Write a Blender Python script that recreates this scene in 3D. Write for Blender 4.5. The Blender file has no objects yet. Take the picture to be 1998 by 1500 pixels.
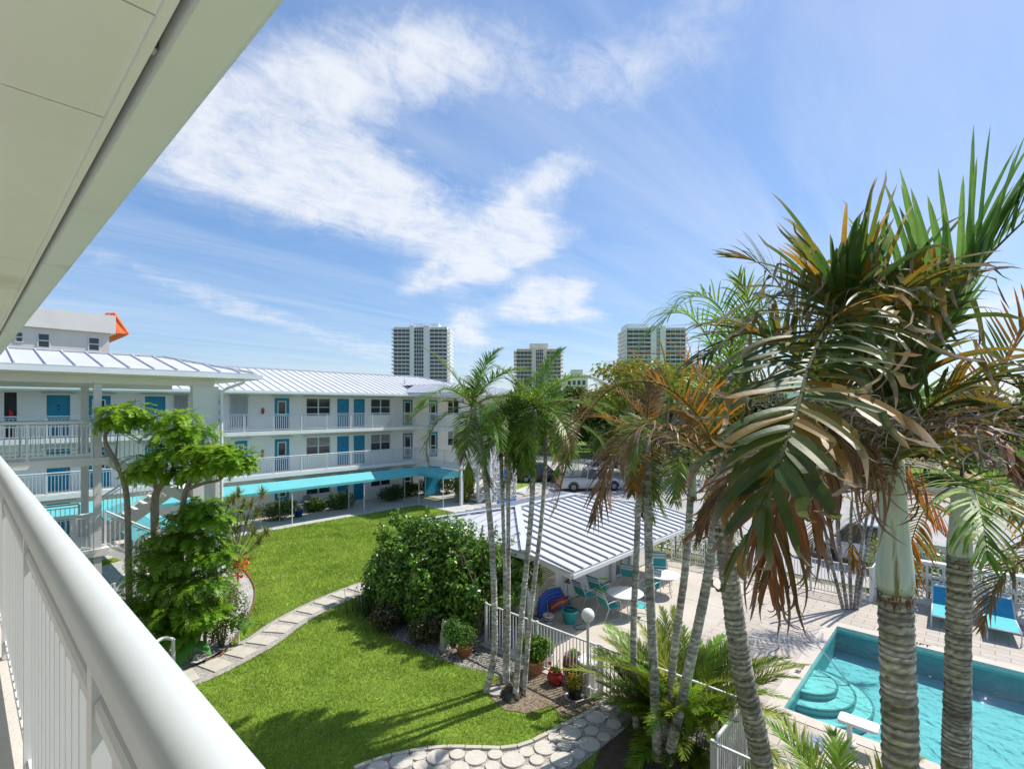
import bpy, math, random
import numpy as np
from mathutils import Vector, Matrix
random.seed(7)
rng = np.random.default_rng(7)
sc = bpy.context.scene
col = sc.collection
R = math.radians
# ---------------------------------------------------------------- survey of the place (metres, camera above the origin)
FPX, CX, HY, CZ = 993.0, 999.0, 794.0, 7.0
AB = math.atan2(914, 993)
FW = Vector((math.cos(AB), math.sin(AB), 0)); RT = Vector((math.sin(AB), -math.cos(AB), 0)); UP = Vector((0, 0, 1))
CAM = Vector((0, 0, CZ))
def ray(px, py): return FW + RT*((px-CX)/FPX) + UP*((HY-py)/FPX)
def G(px, py, z=0.0):
    r = ray(px, py); return CAM + r*((z-CZ)/r.z)
def atD(px, py, d): return CAM + ray(px, py)*d
def atY(px, py, Y):
    r = ray(px, py); return CAM + r*(Y/r.y)
def XB(px, Y): return atY(px, 0, Y).x
def ru(a, b): return random.uniform(a, b)

# ---------------------------------------------------------------- mesh builder
LOC = {}
class MB:
    def __init__(s): s.v = []; s.f = []; s.t = []; s.cur = (1, 1, 1); s.mi = []; s.m = 0
    def add(s, vs, fs, tint=None):
        b = len(s.v); s.v.extend([tuple(p) for p in vs])
        if tint is None: s.t.extend([s.cur]*len(vs))
        elif isinstance(tint, list): s.t.extend(tint)
        else: s.t.extend([tint]*len(vs))
        for f in fs: s.f.append(tuple(b+i for i in f)); s.mi.append(s.m)
    def box(s, x0, y0, z0, x1, y1, z1):
        x0, x1 = min(x0, x1), max(x0, x1); y0, y1 = min(y0, y1), max(y0, y1); z0, z1 = min(z0, z1), max(z0, z1)
        s.add([(x0,y0,z0),(x1,y0,z0),(x1,y1,z0),(x0,y1,z0),(x0,y0,z1),(x1,y0,z1),(x1,y1,z1),(x0,y1,z1)],
              [(0,3,2,1),(4,5,6,7),(0,1,5,4),(1,2,6,5),(2,3,7,6),(3,0,4,7)])
        return s
    def hexa(s, p):   # 8 points: bottom ring of four, then top ring
        s.add(p, [(0,3,2,1),(4,5,6,7),(0,1,5,4),(1,2,6,5),(2,3,7,6),(3,0,4,7)]); return s
    def bar(s, a, b, w, h, up=UP):   # a rectangular bar from a to b
        a, b = Vector(a), Vector(b); t = (b-a).normalized()
        sd = t.cross(up)
        if sd.length < 1e-4: sd = t.cross(Vector((1, 0, 0)))
        sd.normalize(); u = sd.cross(t).normalized()
        sd = sd*(w/2); u = u*(h/2)
        s.hexa([a-sd-u, a+sd-u, a+sd+u, a-sd+u, b-sd-u, b+sd-u, b+sd+u, b-sd+u]); return s
    def tube(s, pts, r, n=8, cap=True, tints=None):
        pts = [Vector(p) for p in pts]; m = len(pts)
        rs = r if isinstance(r, (list, tuple)) else [r]*m
        ref = Vector((0.31, 0.17, 0.93)); vs = []; ts = []
        sd = None
        for i, p in enumerate(pts):
            t = (pts[min(i+1, m-1)]-pts[max(i-1, 0)]).normalized()
            if sd is None:
                sd = t.cross(ref)
                if sd.length < .1: sd = t.cross(Vector((1, 0, 0)))
            else: sd = sd - t*sd.dot(t)
            sd.normalize(); u = t.cross(sd)
            for k in range(n):
                a = 2*math.pi*k/n; vs.append(p+sd*(math.cos(a)*rs[i])+u*(math.sin(a)*rs[i]))
                if tints: ts.append(tints[i])
        fs = [(i*n+k, i*n+(k+1) % n, (i+1)*n+(k+1) % n, (i+1)*n+k) for i in range(m-1) for k in range(n)]
        if cap: fs.append(tuple(range(n))[::-1]); fs.append(tuple((m-1)*n+k for k in range(n)))
        s.add(vs, fs, ts if tints else None); return s
    def lathe(s, c, prof, n=20, cap=True):
        c = Vector(c); vs = []
        for r, z in prof:
            for k in range(n):
                a = 2*math.pi*k/n; vs.append(c+Vector((r*math.cos(a), r*math.sin(a), z)))
        m = len(prof)
        fs = [(i*n+k, i*n+(k+1) % n, (i+1)*n+(k+1) % n, (i+1)*n+k) for i in range(m-1) for k in range(n)]
        if cap: fs.append(tuple(range(n))[::-1]); fs.append(tuple((m-1)*n+k for k in range(n)))
        s.add(vs, fs); return s
    def poly(s, pts, flip=False):
        f = tuple(range(len(pts)))
        s.add(pts, [f[::-1] if flip else f]); return s
    def slab(s, pts, z0, z1):   # a flat plate with the outline pts (x, y)
        n = len(pts); a = sum(pts[i][0]*pts[(i+1) % n][1]-pts[(i+1) % n][0]*pts[i][1] for i in range(n))
        if a < 0: pts = pts[::-1]
        vs = [(p[0], p[1], z0) for p in pts]+[(p[0], p[1], z1) for p in pts]
        s.add(vs, [tuple(range(n))[::-1], tuple(range(n, 2*n))]+[(i, (i+1) % n, n+(i+1) % n, n+i) for i in range(n)]); return s
    def extrude(s, poly, a, b):   # poly: 3-D outline, moved from offset a to b
        n = len(poly); a, b = Vector(a), Vector(b)
        s.add([Vector(p)+a for p in poly]+[Vector(p)+b for p in poly],
              [tuple(range(n))[::-1], tuple(range(n, 2*n))]+[(i, (i+1) % n, n+(i+1) % n, n+i) for i in range(n)]); return s
    def sphere(s, c, rx, ry=None, rz=None, n=14, m=9):
        ry = ry or rx; rz = rz or rx
        prof = [(max(1e-3, math.sin(math.pi*i/m)), -math.cos(math.pi*i/m)) for i in range(m+1)]
        b = MB(); b.lathe((0, 0, 0), prof, n)
        s.add([(c[0]+x*rx, c[1]+y*ry, c[2]+z*rz) for x, y, z in b.v], b.f); return s
    def build(s, name, mat, parent=None, smooth=False, bevel=0):
        o_ = LOC.get(parent.name, Vector((0, 0, 0))) if parent else Vector((0, 0, 0))
        me = bpy.data.meshes.new(name)
        me.from_pydata([(x-o_.x, y-o_.y, z-o_.z) for x, y, z in s.v], [], s.f)
        mats = mat if isinstance(mat, (list, tuple)) else [mat]
        for m in mats: me.materials.append(m)
        if len(mats) > 1: me.polygons.foreach_set('material_index', s.mi)
        if any(t != (1, 1, 1) for t in s.t[:: max(1, len(s.t)//200)]) or (s.t and s.t[0] != (1, 1, 1)):
            ca = me.color_attributes.new('tint', 'FLOAT_COLOR', 'POINT')
            ca.data.foreach_set('color', np.c_[np.array(s.t, dtype=np.float32), np.ones(len(s.t), np.float32)].ravel())
        if smooth: me.polygons.foreach_set('use_smooth', [True]*len(me.polygons))
        me.update()
        o = bpy.data.objects.new(name, me); col.objects.link(o)
        if parent: o.parent = parent; LOC[o.name] = o_
        if bevel:
            b = o.modifiers.new('bevel', 'BEVEL'); b.width = bevel; b.segments = 2; b.limit_method = 'ANGLE'
        return o
def B(*a): return MB().box(*a)
def tag(o, label=None, cat=None, group=None, kind=None):
    if label: o['label'] = label
    if cat: o['category'] = cat
    if group: o['group'] = group
    if kind: o['kind'] = kind
    return o
def thing(name, label, cat, loc=(0, 0, 0), group=None):
    o = bpy.data.objects.new(name, None); col.objects.link(o); o.location = loc
    o.empty_display_size = .2
    LOC[o.name] = Vector(loc); return tag(o, label, cat, group)
def dup(root, loc=None, rz=None, scale=None, label=None, group=None):
    def rec(o, par):
        c = o.copy(); col.objects.link(c)
        if par is not None: c.parent = par
        for ch in o.children: rec(ch, c)
        return c
    r = rec(root, None)
    if loc is not None: r.location = loc
    if rz is not None: r.rotation_euler = (0, 0, rz)
    if scale is not None: r.scale = (scale,)*3 if not isinstance(scale, (tuple, list)) else scale
    if label: r['label'] = label
    if group: r['group'] = group
    return r
def struct(mb, name, mat, label=None): return tag(mb.build(name, mat), label, None, None, 'structure')

# ---------------------------------------------------------------- materials
def M(name, c, rough=.6, var=.12, vs=2.5, bump=0., bs=60., metal=0., tint=False, trans=0., spec=.4, stain=None, coat=0.):
    m = bpy.data.materials.new(name); m.use_nodes = True
    nt = m.node_tree; N = nt.nodes; L = nt.links; p = N['Principled BSDF']; out = N['Material Output']
    p.inputs['Roughness'].default_value = rough; p.inputs['Metallic'].default_value = metal
    p.inputs['Specular IOR Level'].default_value = spec; p.inputs['Coat Weight'].default_value = coat
    tc = N.new('ShaderNodeTexCoord'); nz = N.new('ShaderNodeTexNoise'); nz.inputs['Scale'].default_value = vs
    nz.inputs['Detail'].default_value = 6; nz.inputs['Roughness'].default_value = .65
    L.new(tc.outputs['Object'], nz.inputs['Vector'])
    mr = N.new('ShaderNodeMapRange'); mr.inputs['From Min'].default_value = .3; mr.inputs['From Max'].default_value = .7
    mr.inputs['To Min'].default_value = 1-var; mr.inputs['To Max'].default_value = 1+var
    L.new(nz.outputs['Fac'], mr.inputs['Value'])
    mul = N.new('ShaderNodeMix'); mul.data_type = 'RGBA'; mul.blend_type = 'MULTIPLY'; mul.inputs[0].default_value = 1
    L.new(mr.outputs['Result'], mul.inputs[7])
    if tint:
        at = N.new('ShaderNodeAttribute'); at.attribute_name = 'tint'; L.new(at.outputs['Color'], mul.inputs[6])
    else: mul.inputs[6].default_value = (*c, 1)
    src = mul.outputs[2]
    if stain:   # (colour, scale, threshold)
        n2 = N.new('ShaderNodeTexNoise'); n2.inputs['Scale'].default_value = stain[1]; n2.inputs['Detail'].default_value = 8
        L.new(tc.outputs['Object'], n2.inputs['Vector'])
        m2 = N.new('ShaderNodeMapRange'); m2.inputs['From Min'].default_value = stain[2]; m2.inputs['From Max'].default_value = stain[2]+.12
        L.new(n2.outputs['Fac'], m2.inputs['Value'])
        mx = N.new('ShaderNodeMix'); mx.data_type = 'RGBA'; L.new(m2.outputs['Result'], mx.inputs[0]); L.new(src, mx.inputs[6])
        mx.inputs[7].default_value = (*stain[0], 1); src = mx.outputs[2]
    L.new(src, p.inputs['Base Color'])
    if bump:
        bn = N.new('ShaderNodeTexNoise'); bn.inputs['Scale'].default_value = bs; bn.inputs['Detail'].default_value = 4
        L.new(tc.outputs['Object'], bn.inputs['Vector'])
        bp = N.new('ShaderNodeBump'); bp.inputs['Strength'].default_value = bump; bp.inputs['Distance'].default_value = .02
        L.new(bn.outputs['Fac'], bp.inputs['Height']); L.new(bp.outputs['Normal'], p.inputs['Normal'])
    if trans:
        tr = N.new('ShaderNodeBsdfTranslucent'); L.new(src, tr.inputs['Color'])
        ms = N.new('ShaderNodeMixShader'); ms.inputs[0].default_value = trans
        L.new(p.outputs[0], ms.inputs[1]); L.new(tr.outputs[0], ms.inputs[2]); L.new(ms.outputs[0], out.inputs['Surface'])
    return m
def brickmat(name, c1, c2, mortar, w, h, msize, off=.5, rough=.7, bump=.3, rot=0.):
    m = M(name, c1, rough, .1, .7); nt = m.node_tree; N = nt.nodes; L = nt.links; p = N['Principled BSDF']
    tc = [n for n in N if n.type == 'TEX_COORD'][0]
    mp = N.new('ShaderNodeMapping'); mp.inputs['Rotation'].default_value = (0, 0, rot); L.new(tc.outputs['Object'], mp.inputs['Vector'])
    b = N.new('ShaderNodeTexBrick'); b.offset = off; b.inputs['Scale'].default_value = 1
    b.inputs['Brick Width'].default_value = w; b.inputs['Row Height'].default_value = h; b.inputs['Mortar Size'].default_value = msize
    b.inputs['Color1'].default_value = (*c1, 1); b.inputs['Color2'].default_value = (*c2, 1); b.inputs['Mortar'].default_value = (*mortar, 1)
    L.new(mp.outputs[0], b.inputs['Vector'])
    mul = [n for n in N if n.type == 'MIX'][0]; L.new(b.outputs['Color'], mul.inputs[6])
    bp = N.new('ShaderNodeBump'); bp.inputs['Strength'].default_value = bump; bp.inputs['Distance'].default_value = .01; bp.invert = True
    L.new(b.outputs['Fac'], bp.inputs['Height']); L.new(bp.outputs['Normal'], p.inputs['Normal'])
    return m
def voronoimat(name, c1, c2, scale, rough=.9, bump=.8):   # loose stones / rubble
    m = M(name, c1, rough, .1, 1.5); nt = m.node_tree; N = nt.nodes; L = nt.links; p = N['Principled BSDF']
    tc = [n for n in N if n.type == 'TEX_COORD'][0]
    v = N.new('ShaderNodeTexVoronoi'); v.inputs['Scale'].default_value = scale; L.new(tc.outputs['Object'], v.inputs['Vector'])
    rp = N.new('ShaderNodeValToRGB'); rp.color_ramp.elements[0].position = .25; rp.color_ramp.elements[1].position = .75
    rp.color_ramp.elements[0].color = (*c1, 1); rp.color_ramp.elements[1].color = (*c2, 1)
    sp = N.new('ShaderNodeSeparateColor'); L.new(v.outputs['Color'], sp.inputs[0]); L.new(sp.outputs[0], rp.inputs[0])
    mul = [n for n in N if n.type == 'MIX'][0]; L.new(rp.outputs[0], mul.inputs[6])
    bp = N.new('ShaderNodeBump'); bp.inputs['Strength'].default_value = bump; bp.inputs['Distance'].default_value = .03; bp.invert = True
    L.new(v.outputs['Distance'], bp.inputs['Height']); L.new(bp.outputs['Normal'], p.inputs['Normal'])
    return m
WALL = M('white_stucco', (.80, .79, .75), .85, .05, .8, .25, 45)
CEIL = M('cream_soffit_paint', (.87, .88, .85), .7, .04, 1.2, .12, 14, stain=((.73, .72, .65), .9, .60))
GUTTER = M('pale_aluminium', (.80, .85, .84), .4, .04, 1.3, .04, 9, stain=((.66, .70, .66), 2.2, .62))
WHITE = M('white_paint', (.66, .665, .66), .42, .03, 3.0)
ROOFW = M('white_metal_roofing', (.585, .595, .62), .4, .07, .5, .03, 3, stain=((.51, .51, .52), .35, .60))
RIB = M('roof_seam_metal', (.60, .61, .64), .4, .04, 2.)
CONC = M('pale_concrete', (.54, .51, .46), .85, .14, .6, .3, 50, stain=((.32, .31, .28), .5, .62))
WALKC = M('walkway_concrete', (.50, .49, .46), .8, .1, 1.0, .2, 40)
TEAL = M('turquoise_door_paint', (.008, .22, .36), .45, .08, 3)
AWN = M('turquoise_canvas', (.14, .52, .55), .75, .06, 1.5, .1, 90, trans=.12)
GLASS = M('dark_window_glass', (.03, .04, .045), .06, .3, .5, spec=.7)
BLIND = M('pale_window_blind', (.42, .43, .41), .5, .15, 1.5)
LEAF = M('leaf_surface', (.1, .2, .03), .45, .2, 9, tint=True, trans=.42, spec=.35)
LEAFG = M('glossy_leaf_surface', (.1, .2, .03), .33, .15, 9, tint=True, trans=.2, spec=.5)
BARK = M('palm_bark', (.3, .27, .22), .9, .22, 14, .5, 50, tint=True)
TINT = M('tinted_surface', (.5, .5, .5), .55, .06, 5, tint=True)
SOIL = M('dark_soil', (.09, .065, .045), 1, .35, 5, .8, 40)
MULCH = voronoimat('bark_mulch', (.13, .09, .06), (.30, .24, .17), 26)
GRAVEL = voronoimat('white_gravel', (.30, .29, .27), (.66, .64, .60), 34)
GRAVELG = voronoimat('grey_gravel', (.30, .28, .25), (.56, .53, .48), 40)
STONEW = voronoimat('white_coral_stone', (.42, .41, .39), (.84, .83, .80), 9, bump=.8)
ASPH = M('sunbleached_asphalt', (.40, .39, .375), .9, .12, .35, .3, 90, stain=((.30, .295, .285), .25, .58))
ROADM = M('dark_asphalt', (.11, .115, .12), .9, .15, .3, .3, 90)
LINEP = M('road_line_paint', (.72, .72, .70), .7, .12, 6)
LAWNM = M('lawn_turf', (.17, .27, .03), .95, .3, 1.3, .6, 60)
BLADE = M('grass_blade', (.1, .2, .03), .6, .25, .9, tint=True, trans=.3, spec=.2)
VERGE = M('dry_ground', (.16, .17, .08), .95, .3, .2, .3, 20)
TERRA = M('terracotta', (.42, .17, .09), .8, .12, 6, .1, 60)
BLACKP = M('black_plastic', (.02, .02, .022), .45, .1, 6)
RUBBER = M('tyre_rubber', (.018, .018, .019), .8, .1, 9)
CHROME = M('polished_steel', (.62, .63, .64), .18, .03, 5, metal=1.)
def solid(n, c, r=.5, **k): return M(n, c, r, .06, 5, **k)
# ---------------------------------------------------------------- camera, sun, sky
cam = bpy.data.objects.new('camera', bpy.data.cameras.new('camera')); col.objects.link(cam)
cam.data.sensor_width = 36; cam.data.lens = FPX/1998*36; cam.data.shift_y = 44/1998
cam.data.clip_start = .02; cam.data.clip_end = 5000
cam.location = CAM
cam.rotation_euler = (-FW).to_track_quat('Z', 'Y').to_euler()
sc.camera = cam
EL = R(51.5); sxy = Vector((.955, -.29)).normalized()
SUN = Vector((sxy.x*math.cos(EL), sxy.y*math.cos(EL), math.sin(EL)))
sl = bpy.data.lights.new('sun', 'SUN'); sl.energy = 4.6; sl.angle = R(.55); sl.color = (1, .95, .87)
so = bpy.data.objects.new('sun', sl); col.objects.link(so); so.rotation_euler = SUN.to_track_quat('Z', 'Y').to_euler(); so.location = (60, -30, 80)
w = bpy.data.worlds.new('World'); sc.world = w; w.use_nodes = True
nt = w.node_tree; N = nt.nodes; L = nt.links; bg = N['Background']; bg.inputs['Strength'].default_value = .145
sky = N.new('ShaderNodeTexSky'); sky.sky_type = 'NISHITA'; sky.sun_disc = False; sky.sun_elevation = EL
sky.sun_rotation = math.atan2(SUN.x, SUN.y); sky.air_density = 1.0; sky.dust_density = .6; sky.ozone_density = 2.6
tc = N.new('ShaderNodeTexCoord')
def vm(op, a, b=None, **k):
    n = N.new('ShaderNodeVectorMath'); n.operation = op
    for i, x in enumerate((a, b)):
        if x is None: continue
        if hasattr(x, 'is_output'): L.new(x, n.inputs[i])
        else: n.inputs[i].default_value = x
    return n
def mt(op, a, b=None, c=None, clamp=False):
    n = N.new('ShaderNodeMath'); n.operation = op; n.use_clamp = clamp
    for i, x in enumerate((a, b, c)):
        if x is None: continue
        if hasattr(x, 'is_output'): L.new(x, n.inputs[i])
        else: n.inputs[i].default_value = x
    return n.outputs[0]
d = vm('NORMALIZE', tc.outputs['Generated']).outputs[0]
sep = N.new('ShaderNodeSeparateXYZ'); L.new(d, sep.inputs[0])
zz = mt('MAXIMUM', mt('ADD', sep.outputs[2], .06), .04)
cmb = N.new('ShaderNodeCombineXYZ'); L.new(mt('DIVIDE', sep.outputs[0], zz), cmb.inputs[0]); L.new(mt('DIVIDE', sep.outputs[1], zz), cmb.inputs[1])
flat = cmb.outputs[0]
def noise(vec, scale, det, rough, dist=0., rot=0., sx=1., sy=1., off=(0, 0, 0)):
    mp = N.new('ShaderNodeMapping'); mp.inputs['Rotation'].default_value = (0, 0, rot); mp.inputs['Scale'].default_value = (sx, sy, 1)
    mp.inputs['Location'].default_value = off
    L.new(vec, mp.inputs['Vector'])
    n = N.new('ShaderNodeTexNoise'); n.inputs['Scale'].default_value = scale; n.inputs['Detail'].default_value = det
    n.inputs['Roughness'].default_value = rough; n.inputs['Distortion'].default_value = dist
    L.new(mp.outputs[0], n.inputs['Vector']); return n.outputs['Fac']
# where the cloud banks stand: (direction seen from the place, half-length, half-width, tilt, weight)
BANKS = [(640, 330, 300, 115, 12, 1.0), (420, 300, 210, 80, 5, .8), (560, 200, 200, 70, -25, .28), (740, 410, 110, 45, 4, .6), (930, 100, 220, 95, 8, .6),
         (690, 120, 260, 90, -8, .55), (960, 505, 130, 50, -16, .95), (1085, 345, 100, 40, -12, .75), (1000, 430, 70, 45, -10, .45), (835, 545, 60, 22, -25, .6),
         (1085, 567, 75, 26, -6, 1.3), (1075, 612, 130, 22, 2, 1.1), (340, 550, 280, 30, 14, .62), (560, 640, 260, 30, 10, .42), (830, 690, 180, 30, 0, .35),
         (1330, 60, 330, 110, -22, .6), (1250, 430, 220, 30, -8, .35), (905, 640, 40, 30, 0, .9), (1900, 610, 150, 50, -8, 1.0), (980, 665, 80, 16, 0, .5), (1560, 250, 350, 120, -25, .22), (1100, 720, 400, 30, 0, .3)]
acc = None
for (px, py, a, b, tilt, wt) in BANKS:
    c = ray(px, py).normalized(); e1 = Vector((0, 0, 1)).cross(c).normalized(); e2 = c.cross(e1).normalized()
    k = (1+((px-CX)/FPX)**2+((HY-py)/FPX)**2)**.5
    a, b = a/FPX/k, b/FPX/k
    t = R(tilt); u = (-e1)*math.cos(t)-e2*math.sin(t); v_ = (-e1)*math.sin(t)*-1 - e2*math.cos(t)
    u = (-e1*math.cos(t)-e2*math.sin(t)).normalized(); v_ = c.cross(u).normalized()
    df = vm('SUBTRACT', d, tuple(c)).outputs[0]
    du = mt('MULTIPLY', vm('DOT_PRODUCT', df, tuple(u)).outputs['Value'], 1/a); dv = mt('MULTIPLY', vm('DOT_PRODUCT', df, tuple(v_)).outputs['Value'], 1/b)
    r2 = mt('ADD', mt('MULTIPLY', du, du), mt('MULTIPLY', dv, dv))
    g = mt('MULTIPLY', mt('POWER', 2.718, mt('MULTIPLY', r2, -.8)), wt)
    acc = g if acc is None else mt('ADD', acc, g)
acc = mt('MINIMUM', acc, 1.0)
n1 = noise(flat, 2.3, 9, .62, .6, R(35), 1, 1.25)
n2 = noise(flat, 6.5, 9, .68, 1.1, R(70), .75, 1.4, (3, 1, 0))
n3 = noise(flat, 1.0, 7, .6, .7, R(-28), .35, 2.0, (7, 2, 0))
n4 = noise(d, 16., 8, .7, .6, 0, 1, 1, (1, 5, 0))
tex = mt('ADD', mt('ADD', mt('MULTIPLY', n1, .5), mt('MULTIPLY', n2, .33)), mt('MULTIPLY', n4, .38))   # about .55 on average
dens = mt('ADD', mt('MULTIPLY', acc, .60), mt('MULTIPLY', mt('SUBTRACT', tex, .595), 1.75))
dens = mt('MULTIPLY', dens, mt('MULTIPLY_ADD', acc, 1.0, .18))
core = N.new('ShaderNodeMapRange'); core.interpolation_type = 'SMOOTHSTEP'; core.inputs['From Min'].default_value = .05; core.inputs['From Max'].default_value = .95; core.inputs['To Max'].default_value = .88
L.new(dens, core.inputs['Value'])
veil = N.new('ShaderNodeMapRange'); veil.inputs['From Min'].default_value = .40; veil.inputs['From Max'].default_value = .75; veil.inputs['To Max'].default_value = .30
L.new(n3, veil.inputs['Value'])
mask = mt('MAXIMUM', core.outputs[0], veil.outputs[0], clamp=True)
hz = N.new('ShaderNodeMapRange'); hz.inputs['From Min'].default_value = -.02; hz.inputs['From Max'].default_value = .05; L.new(sep.outputs[2], hz.inputs['Value'])
mask = mt('MULTIPLY', mask, hz.outputs[0])
gm = N.new('ShaderNodeGamma'); gm.inputs['Gamma'].default_value = .62; L.new(sky.outputs[0], gm.inputs['Color'])
hs = N.new('ShaderNodeHueSaturation'); hs.inputs['Saturation'].default_value = 1.36; hs.inputs['Value'].default_value = 1.43; L.new(gm.outputs[0], hs.inputs['Color'])
tintc = N.new('ShaderNodeMix'); tintc.data_type = 'RGBA'; tintc.blend_type = 'MULTIPLY'; tintc.inputs[0].default_value = 1
tintc.inputs[7].default_value = (.90, 1.0, 1.18, 1); L.new(hs.outputs[0], tintc.inputs[6])
mx = N.new('ShaderNodeMix'); mx.data_type = 'RGBA'; L.new(mask, mx.inputs[0]); L.new(tintc.outputs[2], mx.inputs[6])
mx.inputs[7].default_value = (5.2, 5.35, 5.6, 1)
L.new(mx.outputs[2], bg.inputs['Color'])
sc.view_settings.view_transform = 'Standard'; sc.view_settings.look = 'None'; sc.view_settings.exposure = 0.32; sc.view_settings.gamma = 1
sc.cycles.max_bounces = 8; sc.cycles.transparent_max_bounces = 12; sc.cycles.caustics_reflective = False; sc.cycles.caustics_refractive = False
sc.cycles.use_denoising = True
# ---------------------------------------------------------------- helpers for buildings
def railing(parent, p0, p1, h=1.05, post=1.55, pk=.115, rail=.05, mat=None, name='railing', ends=True, pr=.009):
    mat = mat or WHITE
    p0, p1 = Vector(p0), Vector(p1); dv = p1-p0; Lh = Vector((dv.x, dv.y, 0)).length
    m = MB(); up = Vector((0, 0, 1))
    m.tube([p0+up*h, p1+up*h], rail/2+.004, 8)
    m.bar(p0+up*(h-.10), p1+up*(h-.10), .03, .03); m.bar(p0+up*.10, p1+up*.10, .03, .03)
    n = max(2, round(Lh/pk))
    for i in range(1, n):
        q = p0+dv*(i/n); m.bar(q+up*.10, q+up*(h-.10), pr*2, pr*2, Vector((0, 1, 0)))
    r = m.build(name, mat, parent)
    k = max(1, round(Lh/post)); pm = None
    for i in range(k+1):
        if not ends and i in (0, k): continue
        q = p0+dv*(i/k)
        if pm is None:
            pm = B(-.028, -.028, 0, .028, .028, h-.03).build('post', mat); pm.parent = r; pm.location = q-LOC[r.name]; base = pm
        else:
            c = base.copy(); col.objects.link(c); c.parent = r; c.location = q-LOC[r.name]
    return r
def wall_y(m, Y, x0, x1, z0, z1, holes, dep=.13):
    xs = sorted({x0, x1}|{h[0] for h in holes}|{h[1] for h in holes}); zs = sorted({z0, z1}|{h[2] for h in holes}|{h[3] for h in holes})
    for i in range(len(xs)-1):
        for j in range(len(zs)-1):
            cx, cz = (xs[i]+xs[i+1])/2, (zs[j]+zs[j+1])/2
            if any(h[0] < cx < h[1] and h[2] < cz < h[3] for h in holes): continue
            m.poly([(xs[i], Y, zs[j]), (xs[i+1], Y, zs[j]), (xs[i+1], Y, zs[j+1]), (xs[i], Y, zs[j+1])])
    for a, b, c, d_ in holes:
        e = Y+dep
        m.poly([(a, Y, c), (a, Y, d_), (a, e, d_), (a, e, c)]); m.poly([(b, Y, c), (b, e, c), (b, e, d_), (b, Y, d_)])
        m.poly([(a, Y, d_), (b, Y, d_), (b, e, d_), (a, e, d_)]); m.poly([(a, Y, c), (a, e, c), (b, e, c), (b, Y, c)])
        m.poly([(a, e, c), (b, e, c), (b, e, d_), (a, e, d_)])
def door(parent, a, b, z0, z1, Y, kind='plain'):
    m = MB(); y0, y1 = Y+.05, Y+.10
    if kind == 'plain':
        m.box(a+.05, y0+.02, z0+.02, b-.05, y1, z1-.05)
        m.box(a, y0-.01, z0, a+.05, y1+.02, z1); m.box(b-.05, y0-.01, z0, b, y1+.02, z1); m.box(a+.05, y0-.01, z1-.05, b-.05, y1+.02, z1)
        o = m.build('door', TEAL, parent)
        MB().sphere((b-.13, y0-.02, z0+1.0), .035).box(b-.15, y0, z0+.95, b-.11, y0+.02, z0+1.08).build('handle', CHROME, o)
        c = (a+b)/2
        MB().box(c-.05, y0+.005, z0+1.52, c+.05, y0+.019, z0+1.60).box(c-.03, y0+.005, z0+1.34, c+.03, y0+.019, z0+1.42).build('number_plate', BLACKP, o)
    else:
        t = .2 if kind == 'half' else .17; zb = z0+(.95 if kind == 'half' else .25)
        m.box(a, y0, z0, a+t, y1, z1); m.box(b-t, y0, z0, b, y1, z1); m.box(a+t, y0, z1-t, b-t, y1, z1); m.box(a+t, y0, z0, b-t, y1, zb)
        o = m.build('door', TEAL, parent)
        f = MB(); A, C, D, E = a+t, b-t, zb, z1-t; w_ = .06
        f.box(A, y0-.02, D, A+w_, y0+.03, E); f.box(C-w_, y0-.02, D, C, y0+.03, E); f.box(A+w_, y0-.02, E-w_, C-w_, y0+.03, E); f.box(A+w_, y0-.02, D, C-w_, y0+.03, D+w_)
        if kind != 'half': f.box(A+w_, y0-.02, z0+.9, C-w_, y0+.03, z0+.97)
        f.build('screen_frame', WHITE, o)
        g = MB(); g.box(A+w_, y0+.01, D+w_, C-w_, y0+.025, E-w_); g.build('pane', GLASS, o)
        MB().box(b-.12, y0-.05, z0+1.0, b-.07, y0-.002, z0+1.06).build('handle', CHROME, o)
    return o
def window(parent, a, b, z0, z1, Y, panes=2, blind=.0, frame=None, bars=1):
    m = MB(); y0, y1 = Y+.04, Y+.10; w_ = .05
    m.box(a, y0, z0, a+w_, y1, z1); m.box(b-w_, y0, z0, b, y1, z1); m.box(a+w_, y0, z1-w_, b-w_, y1, z1); m.box(a+w_, y0-.03, z0, b-w_, y1, z0+w_)
    for i in range(1, panes):
        x = a+(b-a)*i/panes; m.box(x-.045, y0, z0+w_, x+.045, y1, z1-w_)
    for j in range(1, bars+1):
        z = z0+(z1-z0)*j/(bars+1); m.box(a+w_, y0+.012, z-.022, b-w_, y1, z+.022)
    o = m.build('window', frame or WHITE, parent)
    g = MB(); g.box(a+w_, y1-.02, z0+w_, b-w_, y1+.02, z1-w_); g.build('pane', GLASS, o)
    if blind:
        bm = MB(); n = int((z1-z0)*blind/.09)
        for i in range(n): z = z1-w_-.045-i*.09; bm.hexa([(a+w_, y1-.05, z-.03), (b-w_, y1-.05, z-.03), (b-w_, y1-.023, z-.01), (a+w_, y1-.023, z-.01), (a+w_, y1-.05, z-.022), (b-w_, y1-.05, z-.022), (b-w_, y1-.023, z+.025), (a+w_, y1-.023, z+.025)])
        bm.build('blind', BLIND, o)
    return o
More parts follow.
